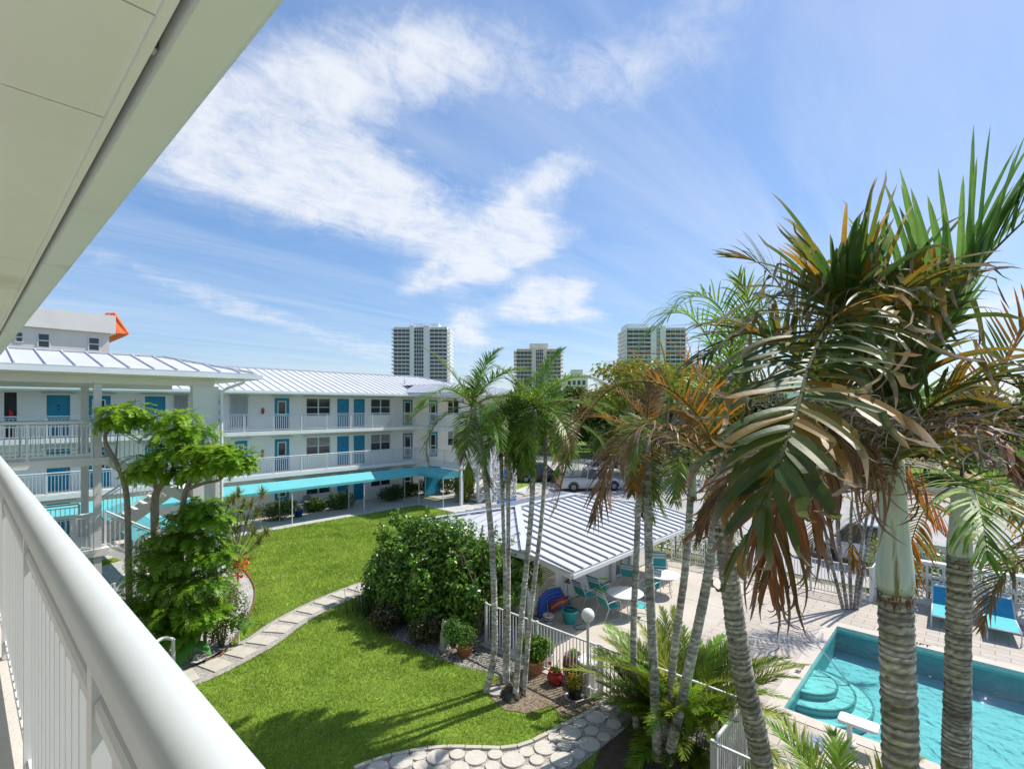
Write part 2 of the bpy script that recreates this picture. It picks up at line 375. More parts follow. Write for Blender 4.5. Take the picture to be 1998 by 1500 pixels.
def accordion(parent, a, b, z0, z1, Y):
    m = MB(); n = 9
    for i in range(n):
        x0 = a+(b-a)*i/n; x1 = a+(b-a)*(i+1)/n; xm = (x0+x1)/2
        m.hexa([(x0, Y-.02, z0), (xm, Y-.12, z0), (xm, Y-.10, z0), (x0, Y, z0), (x0, Y-.02, z1), (xm, Y-.12, z1), (xm, Y-.10, z1), (x0, Y, z1)])
        m.hexa([(xm, Y-.12, z0), (x1, Y-.02, z0), (x1, Y, z0), (xm, Y-.10, z0), (xm, Y-.12, z1), (x1, Y-.02, z1), (x1, Y, z1), (xm, Y-.10, z1)])
    m.box(a-.03, Y-.13, z1+.002, b+.03, Y-.004, z1+.05)
    return m.build('storm_shutter', SHUT, parent)
SHUT = M('shutter_metal', (.56, .58, .60), .5, .06, 3)
def seam_roof(parent, face, sp, name='roof', rib=(.03, .045), thick=.05, mat=None, off=0., ribmat=None):
    """face: 3-D outline whose first edge is the eave"""
    P = [Vector(p) for p in face]; s = (P[1]-P[0]).normalized(); nrm = Vector((0, 0, 0))
    for i in range(len(P)): nrm += P[i].cross(P[(i+1) % len(P)])
    nrm.normalize()
    if nrm.z < 0: nrm = -nrm
    t = nrm.cross(s).normalized()
    if (P[2]-P[1]).dot(t) < 0: t = -t
    m = MB(); m.extrude(P, nrm*-thick, (0, 0, 0))
    o = m.build(name, mat or ROOFW, parent)
    q = [((p-P[0]).dot(s), (p-P[0]).dot(t)) for p in P]
    lo, hi = min(a for a, b in q), max(a for a, b in q); rb = MB(); x = lo+sp*.5+off
    while x < hi-.02:
        ts = []
        for i in range(len(q)):
            (a0, b0), (a1, b1) = q[i], q[(i+1) % len(q)]
            if (a0-x)*(a1-x) < 0: ts.append(b0+(b1-b0)*(x-a0)/(a1-a0))
        if len(ts) >= 2 and max(ts)-min(ts) > .05:
            A = P[0]+s*x+t*(min(ts)-.01)+nrm*(rib[1]/2+.001); Bp = P[0]+s*x+t*(max(ts)-.01)+nrm*(rib[1]/2+.001)
            rb.bar(A, Bp, rib[0], rib[1], nrm)
        x += sp
    rb.build('standing_seam', ribmat or RIB, o)
    return o
def cap(parent, pts, w=.16, h=.05, name='ridge_cap'):
    m = MB()
    for a, b in zip(pts[:-1], pts[1:]): m.bar(a, b, w, h)
    return m.build(name, ROOFW, parent)
def stair(parent, x0, z0, x1, z1, y0, y1, name='stair_flight'):
    m = MB(); n = max(2, round(abs(z1-z0)/.18))
    for i in range(n):
        xa = x0+(x1-x0)*i/n; xb = x0+(x1-x0)*(i+1)/n; z = z0+(z1-z0)*(i+.5)/n
        m.box(xa, y0+.06, z-.05, xb+(.03 if xb > xa else -.03), y1-.06, z)
    for y in (y0, y1-.055):
        m.hexa([(x0, y, z0-.28), (x0, y+.055, z0-.28), (x1, y+.055, z1-.28), (x1, y, z1-.28), (x0, y, z0+.02), (x0, y+.055, z0+.02), (x1, y+.055, z1+.02), (x1, y, z1+.02)])
    return m.build(name, WALL, parent)
# ---------------------------------------------------------------- the wing we stand in
nw = thing('apartment_wing', 'nearest white apartment wing with cream soffit, gutter and handrail along the left edge', 'building', (-1.6, 4, 0))
B(-9, -6, 0, -1.6, 18.2, 7.95).build('wall', WALL, nw)
m = MB(); js = [-6, -2.76, -.32, 1.475, 2.12, 4.56, 7.0, 9.44, 11.88, 14.32, 16.76, 18.6]
for a, b in zip(js[:-1], js[1:]):
    m.box(-1.6, a+.004, 7.95, -.55, b-.004, 7.99); m.box(-.546, a+.004, 7.95, .322, b-.004, 7.99)
m.build('soffit', CEIL, nw)
B(-1.6, -6, 7.995, .345, 18.6, 8.03).build('soffit_backing', CEIL, nw)
MB().box(.3225, -6, 7.935, .3445, 18.6, 7.994).build('soffit_trim', CEIL, nw)
m = MB()
prof = [(.362, 7.90), (.478, 7.90), (.492, 7.908), (.50, 7.93), (.515, 7.99), (.545, 8.03), (.545, 8.06), (.53, 8.06), (.53, 8.04), (.50, 8.0), (.485, 7.94), (.475, 7.915), (.37, 7.915), (.37, 8.08), (.362, 8.08)]
m.extrude([(x, 0, z) for x, z in prof], (0, -6, 0), (0, 18.6, 0)); m.build('gutter', GUTTER, nw)
m = MB()
for y in (1.62, 5.2, 8.8): m.box(.346, y, 7.955, .361, y+.035, 8.0)
m.build('gutter_bracket', CHROME, nw)
B(.3455, -6, 7.975, .361, 18.6, 8.10).build('fascia', M('fascia_paint', (.42, .43, .40), .7), nw)
m = MB(); m.hexa([(-9, -6, 9.6), (.55, -6, 8.085), (.55, 18.6, 8.085), (-9, 18.6, 9.6), (-9, -6, 9.66), (.55, -6, 8.145), (.55, 18.6, 8.145), (-9, 18.6, 9.66)]); m.build('roof', ROOFW, nw)
m = MB(); m.box(-1.6, -6, 5.28, .27, 18.2, 5.5); m.box(-1.6, -6, 2.58, .27, 18.2, 2.8); m.build('walkway_floor', CONC, nw)
# the handrail at arm's length
hr = MB(); ring = []
cx_, cz_ = .2165, CZ-.465
for k in range(40):
    a = math.pi*k/39; ring.append((cx_+.047*math.cos(a), 0, CZ-.47+.045*math.sin(a)))
ring += [(cx_-.047, 0, CZ-.505), (cx_-.042, 0, CZ-.51), (cx_+.042, 0, CZ-.51), (cx_+.047, 0, CZ-.505)]
hr.extrude(ring, (0, -3, 0), (0, 18.2, 0)); rl = hr.build('handrail', M('handrail_paint', (.54, .57, .58), .42, .05, 1.6, .05, 12, stain=((.50, .51, .50), 3.5, .62)), nw, smooth=True)
md = rl.modifiers.new('es', 'EDGE_SPLIT'); md.split_angle = R(40)
pr = MB(); ys = [1.28+1.5*k for k in range(-2, 12)]
tr_ = MB(); br_ = MB(); pk = MB()
for y in ys:
    pass
pm = B(.172, -.025, 5.505, .226, .025, CZ-.5105)
base = None
for y in ys:
    if base is None: base = pm.build('post', WHITE, nw); base.location.y += y+LOC[nw.name].y-LOC[nw.name].y; base.location = Vector((0, y, 0))
    else: c = base.copy(); col.objects.link(c); c.parent = nw; c.location = Vector((0, y, 0))
for a, b in zip(ys[:-1], ys[1:]):
    a += .026; b -= .026
    rp = [(.1765, -.60), (.1765, -.575), (.182, -.563), (.193, -.558), (.207, -.558), (.218, -.563), (.2235, -.575), (.2235, -.60)]
    tr_.extrude([(x, 0, CZ+z) for x, z in rp], (0, a, 0), (0, b, 0)); br_.box(.183, a, 5.58, .217, b, 5.615)
    n = 13
    for i in range(1, n):
        y = a+(b-a)*i/n; pk.box(.187, y-.011, 5.616, .213, y+.011, CZ-.601)
o = tr_.build('infill_rail', WHITE, nw); br_.build('bottom_rail', WHITE, nw); pk.build('picket', WHITE, nw)
# lower walkways of the same wing: rails only
for z in (2.8,): railing(nw, (.2, -2, z), (.2, 17.8, z), post=3)
# ---------------------------------------------------------------- long block across the garden
lb = thing('apartment_block', 'long three storey white apartment block with turquoise doors across the lawn', 'building', (10, 34, 0))
YW, YR = 34.0, 32.5
z2 = lambda x: x/3.568+400.
z1 = lambda x: x/4.
FL = (.08, 2.8, 5.5)
spec = []   # (kind, px0, px1, floors)
spec += [('dark', 8, 33, (2,)), ('door', 91, 137, (0, 1, 2)), ('half', 170, 216, (1, 2)), ('door', 283, 323, (1, 2)), ('acc', 338, 367, (2,)), ('win', 338, 367, (1,))]
spec += [('acc', z2(170), z2(300), (2,)), ('half', z2(485), z2(588), (0, 1, 2)), ('win', z2(705), z2(875), (0, 1, 2)), ('door', z2(920), z2(1003), (0, 1, 2)), ('door', z2(1035), z2(1113), (0, 1, 2)),
         ('half', z2(205), z2(296), (1,)), ('win', z2(1155), z2(1292), (0, 1, 2)), ('scr', z2(1378), z2(1447), (0, 1, 2)), ('scr', z2(1560), z2(1620), (0, 1, 2)), ('win', 874, 896, (1, 2)), ('door', 925, 940, (1, 2))]
wm = MB()
for f in range(3):
    z0 = FL[f]; top = (2.6, 5.3, 7.82)[f]; holes = []
    for k, a, b, fl in spec:
        if f not in fl: continue
        xa, xb = XB(a, YW), XB(b, YW)
        if k == 'win': h = (xa, xb, z0+.85, z0+2.12)
        elif k == 'acc': h = (xa, xb, z0+.3, z0+2.15)
        elif k == 'dark': h = (xa, xb, z0, z0+2.2)
        else: h = (xa, xb, z0+.01, z0+2.1)
        holes.append((k, h))
    wall_y(wm, YW, -14, 35, z0-.05, top, [h for k, h in holes])
    for k, (xa, xb, a, b) in holes:
        if k == 'win': window(lb, xa, xb, a, b, YW, 2, .9 if xa < 15 else (.5 if f == 1 else .0))
        elif k == 'door': door(lb, xa, xb, a, b, YW)
        elif k == 'half': door(lb, xa, xb, a, b, YW, 'half')
        elif k == 'scr': door(lb, xa, xb, a, b, YW, 'scr')
        elif k == 'acc': accordion(lb, xa, xb, a, b, YW)
        elif k == 'dark': B(xa, YW+.1, a, xb, YW+.12, b).build('passage', BLACKP, lb)  # black panel stands in for the shade inside the passage
        if k in ('win', 'door', 'half', 'scr') and b < 7.75:
            B(xa-.2, YW-.07, b+.08, xb+.2, YW-.004, b+.14).build('shutter_track', SHUT, lb)
wm.box(-14, YW+.2, 0, 35, 44, 7.9)
for f, (za, zb) in enumerate(((2.58, 2.8), (5.28, 5.5))): wm.box(-14, YW+.002, za+.002, 35, YW+.199, zb-.002)
wm.build('wall', WALL, lb)
m = MB(); m.box(-14, YR, 5.27, 25.6, YW-.003, 5.5); m.box(-14, YR, 2.57, 25.6, YW-.003, 2.8); m.build('balcony_slab', WALL, lb)
for z in (2.8, 5.5):
    railing(lb, (-6, YR+.06, z), (23.9, YR+.06, z), post=1.75, pk=.13, pr=.011)
m = MB(); m.box(-14, 32.35, 7.80, 36, YW-.003, 7.86); m.build('soffit', CEIL, lb)
m = MB(); m.box(-14, 32.2, 7.86, 36, 32.35, 8.0); m.build('gutter', GUTTER, lb)
e, rz_ = 7.98, 9.76
seam_roof(lb, [(-14, 32.25, e), (36, 32.25, e), (28.9, 38.3, rz_), (-14, 38.3, rz_)], .55)
seam_roof(lb, [(36, 32.25, e), (36, 44.3, e), (28.9, 38.3, rz_)], .55)
seam_roof(lb, [(36, 44.3, e), (-14, 44.3, e), (-14, 38.3, rz_), (28.9, 38.3, rz_)], .55)
cap(lb, [(-14, 38.3, rz_+.05), (28.9, 38.3, rz_+.05), (35.9, 32.3, e+.05)])
MB().tube([(25.3, 35.5, 8.9), (25.3, 35.5, 9.35)], .06, 8).build('vent_pipe', ROOFW, lb)
# ---------------------------------------------------------------- left stair tower
st = thing('stair_tower', 'white open stair tower with standing seam roof at left, behind the layered tree', 'building', (3, 19.3, 0))
eL, rL = 8.17, 8.80
seam_roof(st, [(-8, 18.8, eL), (7.1, 18.8, eL), (5.1, 21.9, rL), (-8, 21.9, rL)], .62, rib=(.03, .05))
seam_roof(st, [(7.1, 18.8, eL), (7.1, 25, eL), (5.1, 21.9, rL)], .62)
seam_roof(st, [(7.1, 25, eL), (-8, 25, eL), (-8, 21.9, rL), (5.1, 21.9, rL)], .62)
cap(st, [(-8, 21.9, rL+.04), (5.1, 21.9, rL+.04), (7.08, 18.85, eL+.04)])
m = MB(); m.box(-8, 18.62, 7.97, 7.25, 18.78, 8.12); m.box(7.1, 18.78, 7.97, 7.25, 25, 8.12); m.build('gutter', GUTTER, st)
m = MB(); m.box(-8, 18.79, 7.94, 7.09, 25, 7.965); m.build('soffit', CEIL, st)
m = MB(); m.box(-8, 19.25, 7.70, 5.9, 19.45, 7.938); m.box(-8, 24.3, 7.70, 5.9, 24.5, 7.938); m.build('beam', WALL, st)
m = MB(); m.box(5.25, 19.2, 0, 6.02, 19.5, 7.698); m.box(5.75, 19.503, 0, 6.02, 20.3, 7.698); m.build('pier_wall', WALL, st)
B(6.025, 19.23, 0, 6.11, 20.3, 7.6).build('stone_cladding', STONEW, st)
MB().tube([(6.7, 18.7, 7.96), (6.65, 18.75, 7.84), (6.2, 19.05, 7.62), (6.08, 19.1, 7.5), (6.08, 19.1, .1)], .05, 8).build('downspout', GUTTER, st)
for x, y in ((2.79, 19.36), (2.79, 21.6), (-1.6, 19.36), (-1.6, 21.6)): B(x-.09, y-.09, .08, x+.09, y+.09, 7.69).build('post', WHITE, st)
m = MB()
for z in (2.8, 5.5): m.box(-1.5, 19.22, z-.22, 3.05, 21.7, z)
for z in (1.45, 4.15): m.box(5.0, 19.52, z-.18, 5.74, 21.7, z)
m.build('landing', WALL, st)
for z in (2.8, 5.5):
    railing(st, (-1.5, 19.3, z), (2.65, 19.3, z), mat=GUTTER if z > 5 else WHITE, rail=.06, pr=.012)
    railing(st, (-1.5, 21.62, z), (2.65, 21.62, z), rail=.05)
stair(st, 3.05, 5.5, 5.0, 4.15, 19.5, 20.5); stair(st, 5.0, 4.15, 3.05, 2.8, 20.7, 21.7)
stair(st, 3.05, 2.8, 5.0, 1.45, 19.5, 20.5); stair(st, 5.0, 1.45, 3.05, .1, 20.7, 21.7)
for a, b in (((3.0, 19.5, 5.5), (5.0, 19.5, 4.15)), ((5.0, 21.65, 4.15), (3.05, 21.65, 2.8)), ((3.0, 19.5, 2.8), (5.0, 19.5, 1.45))): railing(st, a, b, rail=.06, post=1.9)
m = MB()
for i in range(9):
    for j in range(6):
        x0, z0 = 2.9+i*.26, .1+j*.26
        m.box(x0, 19.3, z0, x0+.06, 19.38, z0+.262); m.box(x0+.062, 19.3, z0, x0+.258, 19.38, z0+.05)
        m.bar((x0+.07, 19.34, z0+.06), (x0+.25, 19.34, z0+.25), .04, .05, Vector((0, 1, 0)))
m.build('lattice', WHITE, st)
# ---------------------------------------------------------------- right stair tower
rt = thing('stair_tower', 'white stair tower with rough coral stone pier beyond the pool house roof', 'building', (27, 27, 0))
eR, rR = 8.02, 8.78
seam_roof(rt, [(23.4, 26, eR), (30.4, 26, eR), (28.4, 29.4, rR), (24.6, 29.4, rR)], .55)
seam_roof(rt, [(30.4, 26, eR), (30.4, 33.2, eR+.1), (28.4, 33.2, rR), (28.4, 29.4, rR)], .55)
seam_roof(rt, [(23.4, 33.2, eR+.1), (23.4, 26, eR), (24.6, 29.4, rR), (24.6, 33.2, rR)], .55)
B(24.6, 29.4, rR-.05, 28.4, 36, rR).build('roof', ROOFW, rt)
m = MB(); m.box(23.25, 25.85, 7.86, 30.5, 25.99, 8.0); m.box(23.25, 26, 7.86, 23.4, 32.15, 8.0); m.build('gutter', GUTTER, rt)
B(23.4, 26, 7.80, 30.4, 32.15, 7.855).build('soffit', CEIL, rt)
pier = MB()
nx, nz = 14, 36
# rough coral stones laid over the whole face
rr = random.Random(3)
for i in range(nx):
    for j in range(nz):
        x = 26.62+i*2.76/nx; z = .0+j*7.75/nz; w_, h_ = 2.76/nx, 7.75/nz; dd = rr.uniform(.01, .14)
        q = lambda s_: rr.uniform(0, .04)
        pier.hexa([(x+q(0), 26.6, z+q(0)), (x+w_-q(0), 26.6, z+q(0)), (x+w_-q(0), 26.6, z+h_-q(0)), (x+q(0), 26.6, z+h_-q(0)),
                   (x+.03+q(0), 26.6-dd, z+.03+q(0)), (x+w_-.03-q(0), 26.6-dd, z+.03), (x+w_-.03-q(0), 26.6-dd, z+h_-.03-q(0)), (x+.03, 26.6-dd, z+h_-.03-q(0))])
pier.box(26.6, 26.603, 0, 29.4, 26.95, 7.79)
pier.build('stone_pier', STONEW, rt)
B(26.42, 26.5, 0, 26.58, 26.72, 7.79).build('post', WHITE, rt)
m = MB()
for z in (2.8, 5.5): m.box(24.0, 27.0, z-.22, 25.7, 32.49, z)
m.box(28.0, 27.0, 4.0, 29.4, 29.3, 4.15); m.box(28.0, 27.0, 1.3, 29.4, 29.3, 1.45); m.build('landing', WALL, rt)
stair(rt, 25.7, 5.5, 28.0, 4.15, 28.2, 29.2); stair(rt, 28.0, 4.15, 25.7, 2.8, 27.0, 28.0)
stair(rt, 25.7, 2.8, 28.0, 1.45, 28.2, 29.2); stair(rt, 28.0, 1.45, 25.7, .1, 27.0, 28.0)
railing(rt, (28.0, 27.0, 4.15), (25.7, 27.0, 2.8)); railing(rt, (25.7, 28.2, 5.5), (28.0, 28.2, 4.15)); railing(rt, (28.0, 27.0, 1.45), (25.7, 27.0, .1))
for z in (2.8, 5.5):
    railing(rt, (24.05, 27.05, z), (25.65, 27.05, z)); railing(rt, (24.05, 27.05, z), (24.05, 32.4, z))
for x, y in ((24.1, 27.1), (25.75, 27.1)): B(x-.08, y-.08, 0, x+.08, y+.08, 7.79).build('post', WHITE, rt)
B(24.6, 31.9, .1, 26.2, 32.0, 2.3).build('door_panel', TEAL, rt)
B(26.9, 30.2, .1, 27.9, 30.25, 2.2).build('door', TEAL, rt)
# ---------------------------------------------------------------- small things fixed to the long block
EXT = None
def extinguisher(px, Y, z, label):
    global EXT
    x = XB(px, Y)
    if EXT is None:
        t = thing('fire_extinguisher', label, 'extinguisher', (0, 0, 0), 'fire extinguishers on the walkway walls')
        red = solid('red_enamel', (.5, .02, .015), .35)
        MB().lathe((0, 0, 0), [(.02, 0), (.075, .01), (.085, .04), (.085, .36), (.07, .42), (.03, .45)], 14).build('cylinder', red, t, True)
        MB().box(-.03, -.02, .455, .03, .02, .52).bar((0, 0, .52), (.1, 0, .56), .03, .015).tube([(.03, 0, .49), (.1, -.02, .42), (.1, -.02, .2)], .012, 6).build('nozzle', BLACKP, t)
        MB().box(-.06, .075, .05, .06, .092, .45).build('bracket', WHITE, t)
        EXT = t; t.location = (x, Y-.09, z); t.scale = (.85,)*3; return
    dup(EXT, (x, Y-.09, z), label=label)
extinguisher(511.5, YW, 5.5+1.0, 'red fire extinguisher on top floor wall right of the pale storm shutter')
extinguisher(z2(395), YW, 2.8+1.0, 'red fire extinguisher on middle floor wall, left of a turquoise screen door')
extinguisher(z2(392), YW, 1.1, 'red fire extinguisher on ground floor wall under the awning')
extinguisher(21, YW, 5.5+.95, 'red fire extinguisher on the far left top floor wall by the dark passage')
# neighbour beyond, with tiled mansard
nb = thing('apartment_building', 'beige flat roofed neighbouring building with orange tile mansard, over the stair tower roof', 'building', tuple(G(150, 800, 0)))
D_ = 48.
def nbp(px, py, d_=D_): return atD(px, py, d_)
pB = nbp(213, 690); YN = pB.y
xr = pB.x; xl = XB(-60, YN)
zt = atY(213, 651, YN).z; zp = atY(221, 629, YN).z
BEIGE = M('beige_stucco', (.74, .69, .63), .9, .05, .5, .15, 20)
B(xl, YN, 0, xr, YN+18, zt).build('wall', BEIGE, nb)
B(xl, YN-.35, zt+.005, xr+.45, YN+18.3, zp+.6).build('parapet', M('pale_beige_stucco', (.84, .80, .75), .9, .05, .5), nb)
for a, b, c, d_ in ((29, 46, 647, 668), (72.5, 98, 650, 679), (171.5, 195, 658, 685)):
    xa, xb = XB(a, YN), XB(b, YN); q0 = atY((a+b)/2, d_, YN).z; q1 = atY((a+b)/2, c, YN).z
    o = MB().box(xa, YN-.06, q0, xa+.09, YN-.002, q1).box(xb-.09, YN-.06, q0, xb, YN-.002, q1).box(xa+.09, YN-.06, q1-.09, xb-.09, YN-.002, q1).box(xa+.09, YN-.06, q0, xb-.09, YN-.002, q0+.09).box(xa+.09, YN-.05, (q0+q1)/2-.05, xb-.09, YN-.002, (q0+q1)/2+.05).build('window', WHITE, nb)
    B(xa+.09, YN-.03, q0+.09, xb-.09, YN-.003, q1-.09).build('pane', GLASS, o)
ORT = M('orange_clay_tile', (.62, .13, .03), .7, .15, 1.2)
m = MB(); A = [XB(168, YN+6), XB(213, YN+6)]; zb_ = atY(243, 655, YN+2).z; ztp = atY(212, 617, YN+4).z
x0, x1 = xr+.5, XB(246, YN+2)
m.hexa([(x0-.3, YN+.9, zb_), (x1, YN+1.2, zb_), (x1, YN+14, zb_), (x0-.3, YN+14, zb_), (x0-.4, YN+1.5, ztp), (x0, YN+1.5, ztp), (x0, YN+14, ztp), (x0-.4, YN+14, ztp)])
for i in range(16):
    y = YN+1.4+i*.75; m.tube([(x1+.02, y, zb_+.05), (x0+.02, y+.1, ztp)], .2, 6)
[m.tube([(x0+(x1-x0)*f, YN+.93, zb_), (x0-.1+(x1-x0)*f*.55, YN+1.2+.3*(1-f), zb_+(ztp-zb_)*(1-f)*.98)], .16, 6) for f in (.08, .26, .44, .62, .8)]
m.build('tile_mansard', ORT, nb)
xm = XB(166, YN+3)
MB().hexa([(xm, YN+3, zp+.6), (xr+.3, YN+3, zp+.6), (xr+.3, YN+12, zp+.6), (xm, YN+12, zp+.6), (xm+.5, YN+3.6, ztp), (xr+.4, YN+3.6, ztp), (xr+.4, YN+12, ztp), (xm+.5, YN+12, ztp)]).build('roof_tile', ORT, nb)
# ---------------------------------------------------------------- turquoise awning over the garden walk
aw = thing('awning', 'long turquoise canvas awning on thin white posts along the ground floor walk', 'awning', (14, 30.7, 0))
def gable(m, a, b, hw, zr, ze, val=.16, axis='x'):
    # ridge from a to b, half width hw
    def P(t, o_, z): return (a[0]+(b[0]-a[0])*t + (0 if axis == 'x' else o_), a[1]+(b[1]-a[1])*t + (o_ if axis == 'x' else 0), z)
    for o_ in (-hw, hw):
        m.extrude([P(0, 0, zr), P(1, 0, zr), P(1, o_, ze), P(0, o_, ze)], (0, 0, -.012), (0, 0, 0))
        e = .012 if o_ > 0 else -.012
        m.extrude([P(0, o_, ze-.002), P(1, o_, ze-.002), P(1, o_, ze-val), P(0, o_, ze-val)], (0, 0, 0), (0, e, 0) if axis == 'x' else (e, 0, 0))
m = MB(); gable(m, (-8, 30.75), (23.5, 30.75), .95, 2.58, 2.20)
gable(m, (23.5, 30.7), (23.5, 27.2), .98, 2.60, 2.20, axis='y')
m.poly([(22.52, 27.2, 2.2), (24.48, 27.2, 2.2), (23.5, 27.2, 2.6)]); m.extrude([(22.52, 27.2, 2.198), (24.48, 27.2, 2.198), (24.48, 27.2, 2.04), (22.52, 27.2, 2.04)], (0, 0, 0), (0, -.012, 0))
m.build('canvas', AWN, aw)
m = MB(); gable(m, (5.2, 29.8), (5.2, 22.4), .9, 2.5, 2.15, axis='y'); 
m.build('canvas', AWN, aw)
for x, y in [(-.6, 29.86), (4.0, 29.86), (8.65, 29.86), (13.3, 29.86), (18.06, 29.86), (22.5, 29.86), (-.6, 31.6), (4.0, 31.6), (8.65, 31.6), (13.3, 31.6), (17.95, 31.6), (22.5, 31.6), (22.6, 27.25), (24.42, 27.25), (24.42, 31.6)]:
    MB().tube([(x, y, .03), (x, y, 2.2)], .032, 8).build('post', WHITE, aw)
m = MB()
for y in (29.84, 31.66): m.tube([(-8, y, 2.16), (24.4, y, 2.16)], .022, 6)
m.build('frame', WHITE, aw)
# ---------------------------------------------------------------- pool house
ph = thing('pool_house', 'low white pool house with hipped standing seam metal roof beside the patio', 'pool house', (17, 12, 0))
rA, rB_ = (14.9, 13.4, 3.06), (18.6, 13.4, 3.06)
c1, c2, c3, c4 = (11.9, 10.4, 2.5), (21.6, 10.4, 2.5), (21.6, 16.4, 2.5), (11.9, 16.4, 2.5)
seam_roof(ph, [(12.05, 8.72, 2.19), (21.4, 8.72, 2.19), c2, rB_, rA, c1], .46, rib=(.05, .05), ribmat=M('grey_seam', (.33, .34, .37), .5))
seam_roof(ph, [c4, c1, rA], .5); seam_roof(ph, [c2, c3, rB_], .5); seam_roof(ph, [c3, c4, rA, rB_], .5)
cap(ph, [(c1[0], c1[1], c1[2]+.05), (rA[0], rA[1], rA[2]+.05), (rB_[0], rB_[1], rB_[2]+.05)], .24, .05)
cap(ph, [(c4[0], c4[1], c4[2]+.05), (rA[0], rA[1], rA[2]+.05)], .2, .04); cap(ph, [(c2[0], c2[1], c2[2]+.05), (rB_[0], rB_[1], rB_[2]+.05)], .2, .04)
m = MB(); m.box(12.05, 8.66, 2.02, 21.4, 8.715, 2.14); m.hexa([(12.0, 8.72, 2.0), (12.06, 8.72, 2.0), (12.06, 10.3, 2.28), (12.0, 10.3, 2.28), (12.0, 8.72, 2.135), (12.06, 8.72, 2.135), (12.06, 10.3, 2.43), (12.0, 10.3, 2.43)])
m.box(11.86, 10.42, 2.28, 11.92, 16.4, 2.44); m.build('fascia', WHITE, ph)
m = MB(); m.hexa([(12.1, 8.75, 2.03), (21.3, 8.75, 2.03), (21.3, 11, 2.42), (12.1, 11, 2.42), (12.1, 8.75, 2.06), (21.3, 8.75, 2.06), (21.3, 11, 2.44), (12.1, 11, 2.44)]); m.build('porch_ceiling', WHITE, ph)
m = MB(); gx0, gx1 = XB(1200, 11), XB(1232, 11)
wall_y(m, 11.0, 12.7, 21, 0, 2.42, [(gx0, gx1, .05, 2.05)])
m.poly([(12.7, 15.8, 0), (12.7, 11, 0), (12.7, 11, 2.42), (12.7, 15.8, 2.42)]); m.poly([(21, 11, 0), (21, 15.8, 0), (21, 15.8, 2.42), (21, 11, 2.42)]); m.poly([(21, 15.8, 0), (12.7, 15.8, 0), (12.7, 15.8, 2.42), (21, 15.8, 2.42)])
m.build('wall', WALL, ph)
o = MB().box(gx0, 11.03, .06, gx0+.07, 11.1, 2.04).box(gx1-.07, 11.03, .06, gx1, 11.1, 2.04).box(gx0+.07, 11.03, 1.97, gx1-.07, 11.1, 2.04).box(gx0+.07, 11.03, 1.25, gx1-.07, 11.1, 1.31).box((gx0+gx1)/2-.03, 11.03, .06, (gx0+gx1)/2+.03, 11.1, 1.245).build('glass_door', WHITE, ph)
B(gx0+.07, 11.07, .06, gx1-.07, 11.09, 1.96).build('pane', M('pool_house_glass', (.12, .2, .2), .08), o)
xq = gx0-.45; B(xq, 10.85, 0, xq+.28, 10.995, 2.40).build('pilaster', WHITE, ph)
B(20.4, 8.9, 0, 20.52, 9.02, 2.05).build('porch_post', WHITE, ph)
# ---------------------------------------------------------------- ground
PX0, PX1, PY0, PY1 = 13.0, 19.0, -12.0, 3.37
def holed(x0, y0, x1, y1, z, hx0, hy0, hx1, hy1):
    m = MB()
    for a, b, c, d_ in ((x0, y0, x1, hy0), (x0, hy1, x1, y1), (x0, hy0, hx0, hy1), (hx1, hy0, x1, hy1)):
        m.poly([(a, b, z), (c, b, z), (c, d_, z), (a, d_, z)])
    return m
struct(holed(-1500, -1500, 1800, 1800, -.06, PX0-.2, PY0-.2, PX1+.2, PY1+.2), 'ground', VERGE)
def xy(pts): return [(p[0], p[1]) for p in pts]
def sheet(pts, z, name, mat, t=.03): return struct(MB().slab(xy(pts), z-t, z), name, mat)
LAWN = [(.3, -6), (8.7, -6), (8.7, 3.5), (10.35, 3.5), (10.35, 10.95), (22.2, 10.95), (22.2, 29.5), (.3, 29.5)]
sheet(LAWN, 0, 'lawn', LAWNM)
TILE = brickmat('patio_tile', (.485, .425, .36), (.43, .38, .32), (.24, .21, .18), .62, .31, .012, .5, .75, .25, math.pi/2)
struct(holed(8.9, -14, 23.2, 6.3, 0, PX0-.35, PY0-.35, PX1+.35, PY1+.35), 'pool_deck', TILE)
PATIO = M('patio_concrete', (.53, .475, .405), .8, .1, .8, .2, 60, stain=((.45, .40, .335), .6, .58))
m = MB()
for a, b in ((10.4, 14.2), (14.22, 18.0), (18.02, 22.2)): m.slab([(a, 6.302), (b, 6.302), (b, 11.3), (a, 11.3)], -.03, .0)
struct(m, 'patio', PATIO)
COPE = M('coping_concrete', (.54, .48, .41), .75, .08, 1.5, .15, 50)
struct(holed(PX0-.35, PY0-.35, PX1+.35, PY1+.35, .012, PX0, PY0, PX1, PY1), 'pool_coping', COPE)
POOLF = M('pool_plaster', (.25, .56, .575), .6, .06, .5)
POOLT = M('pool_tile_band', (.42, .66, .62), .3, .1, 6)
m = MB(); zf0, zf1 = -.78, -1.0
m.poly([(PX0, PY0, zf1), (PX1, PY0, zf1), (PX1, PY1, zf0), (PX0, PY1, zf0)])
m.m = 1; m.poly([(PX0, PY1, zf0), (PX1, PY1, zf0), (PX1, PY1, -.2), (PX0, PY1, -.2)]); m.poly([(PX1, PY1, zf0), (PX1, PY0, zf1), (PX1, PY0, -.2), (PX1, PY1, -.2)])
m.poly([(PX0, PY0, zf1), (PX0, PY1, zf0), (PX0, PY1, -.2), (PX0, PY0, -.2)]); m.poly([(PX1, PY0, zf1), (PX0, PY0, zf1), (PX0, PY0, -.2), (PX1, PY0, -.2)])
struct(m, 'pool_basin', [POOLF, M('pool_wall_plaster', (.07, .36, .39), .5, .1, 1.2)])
m = MB()
